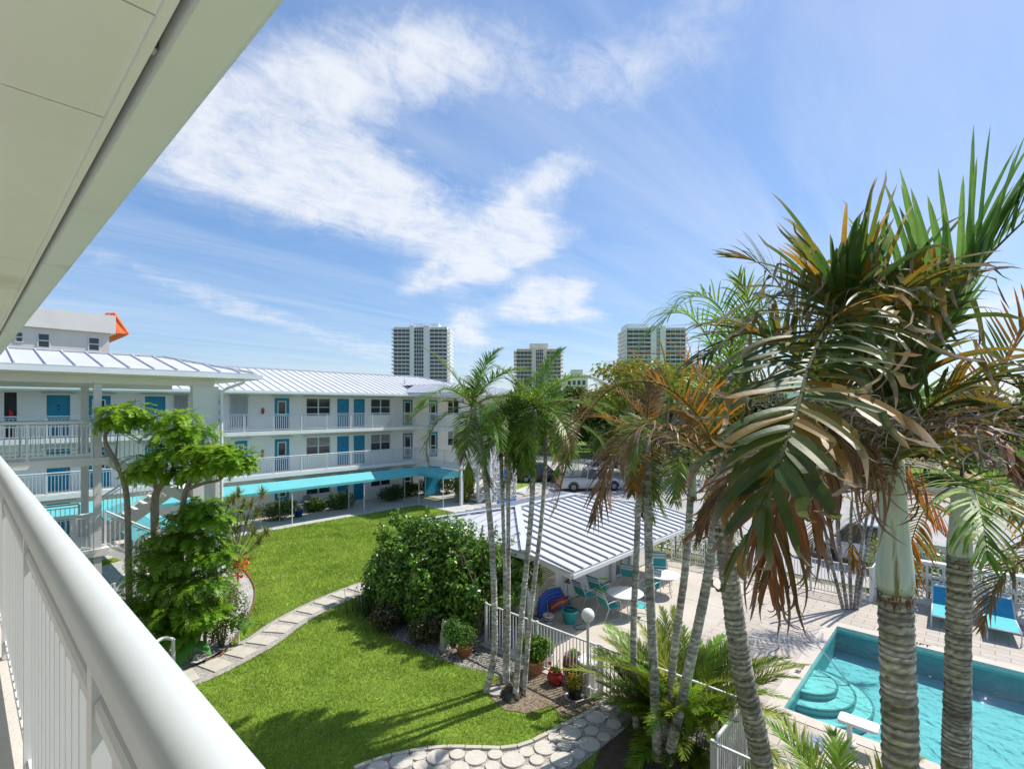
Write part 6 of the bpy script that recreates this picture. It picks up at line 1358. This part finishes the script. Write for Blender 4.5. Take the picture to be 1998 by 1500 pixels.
for az, z, L_, el in ((-2.3, .62, .62, -.75), (-.9, .5, .45, -.5), (2.3, .55, .45, -.3), (.6, .75, .4, -.2), (-2.9, .35, .4, -.5)):
    q = p+Vector((math.cos(az)*.25, math.sin(az)*.25, z)); bigleaf(m, q, (math.cos(az), math.sin(az), el), L_, jit((.06, .24, .02), .15)); s_.tube([p, q], .014, 5)
m.build('leaf', LEAFG, t, True); s_.build('stem', solid('green_stem', (.10, .2, .04), .5), t)
p = G(466, 1255); t = thing('banana_leaf_plant', 'plant with long hanging green leaves at the gravel edge', 'plant', tuple(p)); m = MB()
for az, z, L_ in ((-1.6, .75, .5), (-.6, .7, .45), (-2.4, .8, .4), (1, .8, .4)):
    q = p+Vector((0, 0, z)); frond(m, arc(q, az, 20, L_*1.5, 130, 5), 1, .01, .01, colfresh, 1); A_ = smooth(arc(q, az, 20, L_*1.5, 130, 5), 3); vs = []; 
    for i, a in enumerate(A_): f = i/(len(A_)-1); s = Vector((-math.sin(az), math.cos(az), 0))*(.10*math.sin(math.pi*min(1, f*.92+.06))); vs += [a-s, a+s]
    m.add(vs, [(i*2, i*2+1, i*2+3, i*2+2) for i in range(len(A_)-1)], jit((.09, .26, .02), .15))
m.tube([p, p+UP*.8], .025, 6); m.build('foliage', LEAFG, t)
def croton(label, p, h, n, c1, c2, third, seed):
    t = thing('croton', label, 'plant', tuple(p)); random.seed(seed); m = MB()
    for i in range(n):
        b = p+Vector((random.gauss(0, .16), random.gauss(0, .16), ru(.25, h))); az = ru(0, 6.28); L_ = ru(.12, .24); d_ = Vector((math.cos(az), math.sin(az), ru(-.1, .9))).normalized(); s = d_.cross(UP).normalized()*.035
        c = jit(random.choice((c1, c2, third)), .2); m.add([b, b+d_*L_*.5-s, b+d_*L_, b+d_*L_*.5+s], [(0, 1, 2, 3)], c)
    m.build('foliage', LEAFG, t); MB().tube([p, p+UP*h*.7], .03, 5).build('stem', TWIG, t)
croton('red and orange croton at the lawn edge of the left bed', G(464, 1142), 1.15, 420, (.60, .04, .02), (.62, .20, .02), (.45, .22, .03), 3)
croton('yellow croton showing through the lower stair rail at left', Vector((2.2, 22.6, 0)), 2.3, 500, (.45, .35, .02), (.16, .22, .02), (.50, .30, .02), 4)
croton('brown and yellow croton behind the stair rail', Vector((4.6, 22.4, 0)), 2.2, 500, (.25, .14, .03), (.40, .30, .03), (.12, .16, .02), 6)
# dracaenas beyond the pier
random.seed(9)
dr_ = thing('dracaena', 'tall many stemmed dracaena with spiky leaf tufts beside the pier', 'plant', tuple(G(462, 1088)))
m = MB(); s_ = MB(); b0 = G(462, 1088); dd = (b0-CAM).dot(FW)
for (px, py) in ((445, 985), (465, 965), (490, 985), (470, 1000), (450, 1010), (500, 1005), (480, 1020), (460, 1035), (495, 1040), (440, 1035), (512, 965), (520, 1040), (475, 985), (455, 975), (505, 1060), (448, 1055)):
    q = atD(px, py, dd+ru(-.5, .6)); s_.tube([b0+Vector((ru(-.1, .1), ru(-.1, .1), 0)), b0.lerp(q, .5)+Vector((0, 0, -.1)), q], [.03, .025, .018], 6)
    for i in range(70):
        az = i*2.4; el = R(ru(-35, 85)); d_ = Vector((math.cos(az)*math.cos(el), math.sin(az)*math.cos(el), math.sin(el))); s = d_.cross(UP).normalized()*.022; L_ = ru(.35, .6); c = jit(random.choice(((.13, .22, .03), (.26, .30, .06), (.28, .20, .06))), .2)
        m.add([q-s, q+s, q+d_*L_*.55+s*.9-UP*.02, q+d_*L_*.55-s*.9-UP*.02, q+d_*L_-UP*.08*L_], [(0, 1, 2, 3), (3, 2, 4)], c)
m.build('foliage', LEAF, dr_); s_.build('stem', TB_, dr_)
# ---------------------------------------------------------------- trees beyond
def tree(label, p, h, w_, n, size, c1, c2, seed, flat=.5, name='tree', group=None, lumps=22, low=.36):
    r_ = random.Random(seed); t = thing(name, label, 'tree', tuple(p), group); bl = []; m = MB(); p = Vector(p); m.tube([p, p+Vector((.1, .1, h*.3)), p+Vector((0, .2, h*.55))], [h*.03, h*.024, h*.015], 8)
    for i in range(lumps):
        a = i*2.399; q = (i/lumps)**.5; c = p+Vector((math.cos(a)*q*w_*.42, math.sin(a)*q*w_*.42, h*(low+(.86-low)*(1-q*q)**.7)+r_.uniform(-.08, .08)*h)); s = w_*r_.uniform(.13, .2); bl.append((c, (s, s, s*flat)))
        if i % 2 == 0: m.tube([p+UP*h*.3, p.lerp(c, .6)+UP*h*.08, c], [h*.014, h*.008, h*.003], 5)
    m.build('trunk', TB_, t); leafcloud('crown', bl, n, size, c1, c2, LEAF, t, seed=seed, shell=.35, up=.6, aspect=.6); return t
tree('flat topped light green spreading tree beyond the palms, under the right tower', (49, 23.6, 0), 12.6, 17, 15000, .42, (.13, .20, .015), (.30, .33, .03), 31, .34, 'spreading_tree', None, 34, .6)
tree('rounded mid green tree right of the spreading tree by the road', (61, 8, 0), 9.5, 11, 7000, .45, (.06, .13, .015), (.17, .25, .03), 32)
protoT = [tree('broad dark green tree in the row beyond the road', (63, -8, 0), 9, 10, 7000, .55, (.04, .095, .012), (.13, .20, .025), 33, .8, low=.14, group='broad dark trees beyond the road'),
          tree('loose yellow green tree in the row beyond the road', (65, -20, 0), 8, 9, 6000, .5, (.10, .17, .02), (.26, .32, .04), 34, .7, low=.16, group='loose yellow green trees beyond the road')]
k = 0; r_ = random.Random(2)
for row, xx in enumerate((62.5, 70, 82)):
    for i in range(13):
        k += 1; dup(protoT[r_.random() < .35], (xx+r_.uniform(-3, 3), -64+i*9.5+r_.uniform(-2.5, 2.5), 0), r_.uniform(0, 6), r_.uniform(.8, 1.15)*(1.1 if row else .9))
tree('mid green tree on an island in the middle of the parking lot', (47, 12, 0), 6.8, 8, 6000, .4, (.05, .12, .012), (.17, .26, .03), 41, .7, low=.3)
tree('small yellow green tree at the lot edge below the spreading tree', (46, 27, 0), 5.6, 7, 5000, .35, (.10, .17, .015), (.26, .33, .03), 42, .7, low=.25)
tree('bushy dark tree at the far right edge of the parking lot', (50, -6, 0), 7.4, 9, 6000, .42, (.04, .09, .012), (.14, .21, .03), 43, .8, low=.2)
tree('dark green tree beyond the stone pier, behind the parked cars', (50, 46, 0), 7.2, 10, 6000, .45, (.02, .06, .010), (.07, .12, .02), 35, .8)
tree('low bushy tree peeping over the right stair tower roof', (58, 60, 0), 9.2, 12, 5000, .5, (.04, .09, .012), (.12, .18, .03), 36, .7)
tree('small palm like tuft tree peeping over the long roof below the tallest tower', (60, 80, 0), 12.2, 4, 900, .6, (.05, .10, .012), (.13, .19, .03), 37, .7)
# ---------------------------------------------------------------- towers on the skyline
TWHITE = M('tower_white', (.86, .87, .88), .8, .05, .1); TBEIGE = M('tower_beige', (.80, .73, .62), .8, .05, .1); TDARK = M('tower_glass', (.05, .06, .075), .2, .4, .15, spec=.6)
def highrise(label, px0, px1, top, d_, floors, cut, mat, side='right', penth=(.25, .75, 9)):
    """facade faces us; cut = list of (a, b, kind) across the width"""
    c = atD((px0+px1)/2, HY, d_); c.z = 0; n = -Vector((FW.x, FW.y, 0)); ang = math.atan2(n.y, n.x)+math.pi/2
    t = thing('apartment_tower', label, 'tower', tuple(c)); W = (px1-px0)*d_/FPX; H = CZ+(HY-top)*d_/FPX; fl = H/(floors+.8)
    # local: x along the facade, -y towards us
    m = MB(); m.box(-W/2, .8, 0, W/2, W*.75, H); m.box(W*(penth[0]-.5), 3, H, W*(penth[1]-.5), W*.5, H+penth[2])
    m.build('wall', mat, None).parent = t
    g = MB(); s = MB(); p = MB()
    for a, b, kind in cut:
        xa, xb = -W/2+a*W, -W/2+b*W
        if kind == 'pier': p.box(xa, -.3, 0, xb, .79, H+.8)
        else:
            g.box(xa, .55, 0, xb, .75, H-fl*.3)
            for f in range(floors):
                z = fl*(f+1)
                if kind == 'balc': s.box(xa, -1.3, z-.12, xb, .54, z+.12); s.box(xa+.02, -1.3, z+.12, xb-.02, -1.2, z+1.15) if False else s.box(xa, -1.3, z+.5, xb, -1.22, z+1.1)
                else: s.box(xa, .3, z-.35, xb, .54, z+.1)
            for k in range(1, 4): x = xa+(xb-xa)*k/4; s.box(x-.12, .3, 0, x+.12, .53, H-fl*.3)
    for f in range(floors):   # rounded balconies on the sides
        z = fl*(f+1); s.box(W/2+.003, 2, z-.15, W/2+2.3, W*.6, z+.9); s.box(-W/2-2.3, 2, z-.15, -W/2-.003, W*.6, z+.9)
    for mb, nm, mt_ in ((g, 'window_band', TDARK), (s, 'balcony', mat), (p, 'pier', mat)):
        if mb.v: mb.build(nm, mt_, None).parent = t
    t.rotation_euler = (0, 0, ang); return t
highrise('tall white apartment tower left of the slim palm crown, tallest of three', 768, 872, 637, 420, 22, [(0, .30, 'balc'), (.30, .385, 'pier'), (.385, .56, 'win'), (.56, .68, 'pier'), (.68, 1, 'balc')], TWHITE, penth=(.28, .84, 3.))
highrise('beige apartment tower in the middle, shortest of the three', 1008, 1094, 680, 420, 16, [(0, .34, 'balc'), (.34, .44, 'pier'), (.44, .6, 'win'), (.6, .68, 'pier'), (.68, 1, 'balc')], TBEIGE, penth=(.30, .72, 4.5))
highrise('white apartment tower at right, partly behind green fronds', 1224, 1338, 638, 420, 20, [(0, .4, 'balc'), (.4, .5, 'pier'), (.5, .56, 'win'), (.56, .66, 'pier'), (.66, 1, 'balc')], TWHITE, penth=(.0, .4, 3.))
c = atD(1125, HY, 230); t = thing('apartment_building', 'low beige flat roofed block right of the beige tower', 'building', (c.x, c.y, 0)); n = -Vector((FW.x, FW.y, 0))
m = MB(); m.box(-5, 0, 0, 5, 10, 21.5); m.box(-2, 1, 21.5, 3, 8, 24); m.build('wall', TBEIGE, None).parent = t
for k in range(4): MB().box(-4+k*2.2, -.05, 17, -2.6+k*2.2, -.003, 19).build('window', TDARK, None).parent = t
t.rotation_euler = (0, 0, math.atan2(n.y, n.x)+math.pi/2)
for (px, top, w_, lab) in ((1560, 745, 60, 'pale low building glimpsed through the palm fronds'), (1790, 760, 50, 'far white building between the foreground crowns')):
    c = atD(px, HY, 120); t = thing('house', lab, 'building', (c.x, c.y, 0)); H = CZ+(HY-top)*120/FPX; m = MB(); m.box(-8, 0, 0, 8, 9, H); m.box(-8.4, -.4, H+.01, 8.4, 9.4, H+.5); m.build('wall', TWHITE, None).parent = t
    for k in range(5): MB().box(-7+k*3, -.06, H-2.4, -5.4+k*3, -.003, H-1).build('window', TDARK, None).parent = t
    t.rotation_euler = (0, 0, math.atan2(n.y, n.x)+math.pi/2)
# ---------------------------------------------------------------- vehicles
def paint(n, c): return M(n, c, .3, .03, 2, coat=.6, spec=.5)
RIMM = M('alloy_rim', (.22, .22, .23), .35, .05, 3, metal=.6); CARG = M('car_glass', (.02, .025, .03), .05, .2, 1, spec=.8); LAMPR = solid('tail_lamp_red', (.45, .01, .01), .25); LAMPW = solid('headlamp', (.7, .7, .68), .15)
def loft(m, secs):   # secs: list of (x, [(y, z)...]) half outlines, mirrored
    rings = []
    for x, hv in secs: rings.append([(x, y, z) for y, z in hv]+[(x, -y, z) for y, z in hv[::-1]])
    k = len(rings[0]); vs = [p for r_ in rings for p in r_]; fs = [(i*k+j, i*k+(j+1) % k, (i+1)*k+(j+1) % k, (i+1)*k+j) for i in range(len(rings)-1) for j in range(k)]
    fs += [tuple(range(k))[::-1], tuple((len(rings)-1)*k+j for j in range(k))]; m.add(vs, fs)
def vehicle(label, cat, name, kind, pmat, loc, rz, group=None):
    """front towards +x"""
    t = thing(name, label, cat, (0, 0, 0), group)
    if kind == 'pickup': L_, W, hb, hr, cab, wb, wr = 5.6, 1.9, 1.05, 1.82, (-.75, .0, .95, 1.65), (1.75, -1.75), .39
    elif kind == 'suv': L_, W, hb, hr, cab, wb, wr = 4.8, 1.88, 1.05, 1.75, (-2.3, -1.9, .55, 1.3), (1.45, -1.4), .37
    else: L_, W, hb, hr, cab, wb, wr = 4.1, 1.75, .92, 1.48, (-1.9, -1.45, .45, 1.35), (1.3, -1.25), .33
    x0, x1 = -L_/2, L_/2; w = W/2
    def half(s, zt, z0=.30): return [(s*w*.93, z0), (s*w, z0+.22), (s*w, zt*.72), (s*w*.95, zt-.06), (s*w*.86, zt)]
    m = MB(); hood = hb*.96
    xs = [(x0, .90, hb*.9), (x0+.12, .97, hb), (x0+.6, 1, hb), (-.8, 1, hb), (.6, 1, hb), (x1-1.3, 1, hood), (x1-.4, .97, hood*.93), (x1-.08, .90, hood*.78), (x1, .82, hood*.7)]
    loft(m, [(x, half(s, z)) for x, s, z in xs]); body = m.build('body', pmat, t, True); md = body.modifiers.new('e', 'EDGE_SPLIT'); md.split_angle = R(35)
    a, b, c, d_ = cab   # rear foot, rear roof, front roof, front foot
    if kind == 'pickup': a, b = -.55, -.40
    g = MB(); wt, wb_ = w*.74, w*.90
    loft(g, [(a, [(wb_, hb-.02), (wb_*.995, hb+.01)]), (b, [(wb_, hb-.02), (wt, hr)]), (c, [(wb_, hb-.02), (wt, hr)]), (d_, [(wb_, hb-.02), (wb_*.995, hb+.01)])]); g.build('glass', CARG, t)
    r_ = MB(); r_.hexa([(b-.05, -wt-.01, hr-.03), (c+.04, -wt-.01, hr-.03), (c+.04, wt+.01, hr-.03), (b-.05, wt+.01, hr-.03), (b+.05, -wt*.9, hr+.05), (c-.12, -wt*.9, hr+.05), (c-.12, wt*.9, hr+.05), (b+.05, wt*.9, hr+.05)])
    for s in (-1, 1):
        for p, q in (((a, b)), ((d_, c))): r_.bar((p, s*wb_, hb-.02), (q, s*(wt+.005), hr), .07, .05)
        xm = (b+c)/2+.05; r_.bar((xm, s*(wb_+.01), hb-.02), (xm, s*(wt+.01), hr), .09, .04)
    r_.build('roof', pmat, t)
    if kind == 'pickup':
        bd = MB(); bd.box(x0+.12, -w*.8, hb+.004, a-.08, w*.8, hb+.012); bd.build('load_bed', BLACKP, t); m = MB(); m.box(x0+.02, -w*.9, hb, x0+.1, w*.9, hb+.06); [m.box(x0+.1, s*w*.9-.04, hb, a-.05, s*w*.9+.04, hb+.06) for s in (-1, 1)]; m.build('bed_rail', pmat, t)
    for x in wb:
        for s in (-1, 1):
            wheel = MB(); prof = [(wr*.62, -.11), (wr*.95, -.11), (wr, -.07), (wr, .07), (wr*.95, .11), (wr*.62, .11)]
            tmp = MB(); tmp.lathe((0, 0, 0), prof, 20); wheel.add([(x+p[0], s*(w-.10)+p[2], wr+p[1]) for p in tmp.v], tmp.f); o = wheel.build('wheel', RUBBER, t)
            rim = MB(); tmp = MB(); tmp.lathe((0, 0, 0), [(wr*.62, 0), (wr*.5, .02), (wr*.15, .015), (.01, .03)], 16); rim.add([(x+p[0], s*(w+.004+p[2]*.6), wr+p[1]) for p in tmp.v], tmp.f); rim.build('rim', RIMM, o)
            ar = MB(); ar.tube([(x+math.cos(a_)*(wr+.05), s*(w+.002), wr+math.sin(a_)*(wr+.05)) for a_ in [math.pi*i/10 for i in range(11)]], .04, 5); ar.build('wheel_arch', BLACKP, t)
    for s in (-1, 1):
        B(x1-.18, s*w*.72-.14, hood*.62, x1+.01-.06, s*w*.72+.14, hood*.78).build('headlight', LAMPW, t); B(x0-.012, s*w*.82-.08, hb*.55, x0+.06, s*w*.82+.08, hb*.88).build('tail_light', LAMPR, t)
        MB().box(c+.35, s*(w+.02), hb, c+.47, s*(w+.18), hb+.14).build('mirror', pmat, t)
        for xh in ((b+c)/2-.15, c+.1): B(xh-.1, s*(w+.001), hb*.82, xh+.08, s*(w+.025), hb*.86).build('door_handle', CHROME, t)
    B(x1-.05, -w*.75, .32, x1+.05, w*.75, .52).build('bumper', BLACKP, t); B(x0-.06, -w*.8, .32, x0+.04, w*.8, .52).build('bumper', BLACKP, t)
    B(x1-.03, -w*.5, .55, x1+.02, w*.5, hood*.66).build('grille', BLACKP, t)
    t.location = loc; t.rotation_euler = (0, 0, rz); return t
WP = paint('white_car_paint', (.72, .73, .74)); BP = paint('black_car_paint', (.012, .012, .014)); SP = paint('sand_car_paint', (.52, .50, .46)); LB = paint('pale_blue_car_paint', (.50, .58, .64)); GP = paint('grey_car_paint', (.16, .17, .18)); NP_ = paint('navy_car_paint', (.03, .05, .10))
vehicle('white pickup truck parked just beyond the pool fence, behind orange fronds', 'pickup', 'pickup_truck', 'pickup', WP, (27.6, 3.4, -.02), R(88))
vehicle('sand coloured crew cab pickup between pool house roof and road', 'pickup', 'pickup_truck', 'pickup', SP, tuple(G(1152, 955, -.02)), R(-38))
vehicle('black sport utility car right of the coral stone pier', 'car', 'parked_car', 'suv', BP, tuple(G(1052, 940, -.02)), R(-40))
vehicle('small pale blue hatchback on the far side of the lot', 'car', 'parked_car', 'hatch', LB, tuple(G(1180, 912, -.02)), R(140))
for lab, px, py, kd, pm_, rz in (('dark grey car glimpsed behind the brown fronds near the road', 1600, 952, 'suv', GP, 80), ('white car parked far right along the road', 1800, 905, 'hatch', WP, 90), ('navy car at the far edge of the lot, seen between trunks', 1690, 930, 'hatch', NP_, 95), ('black car parked behind the middle palm crowns', 1320, 905, 'suv', BP, 100), ('white car behind the orange arching frond', 1250, 925, 'suv', WP, 80), ('grey hatchback beside the thin palm crown at far right', 1945, 900, 'hatch', GP, 85)):
    vehicle(lab, 'car', 'parked_car', kd, pm_, tuple(G(px, py, -.02)), R(rz))
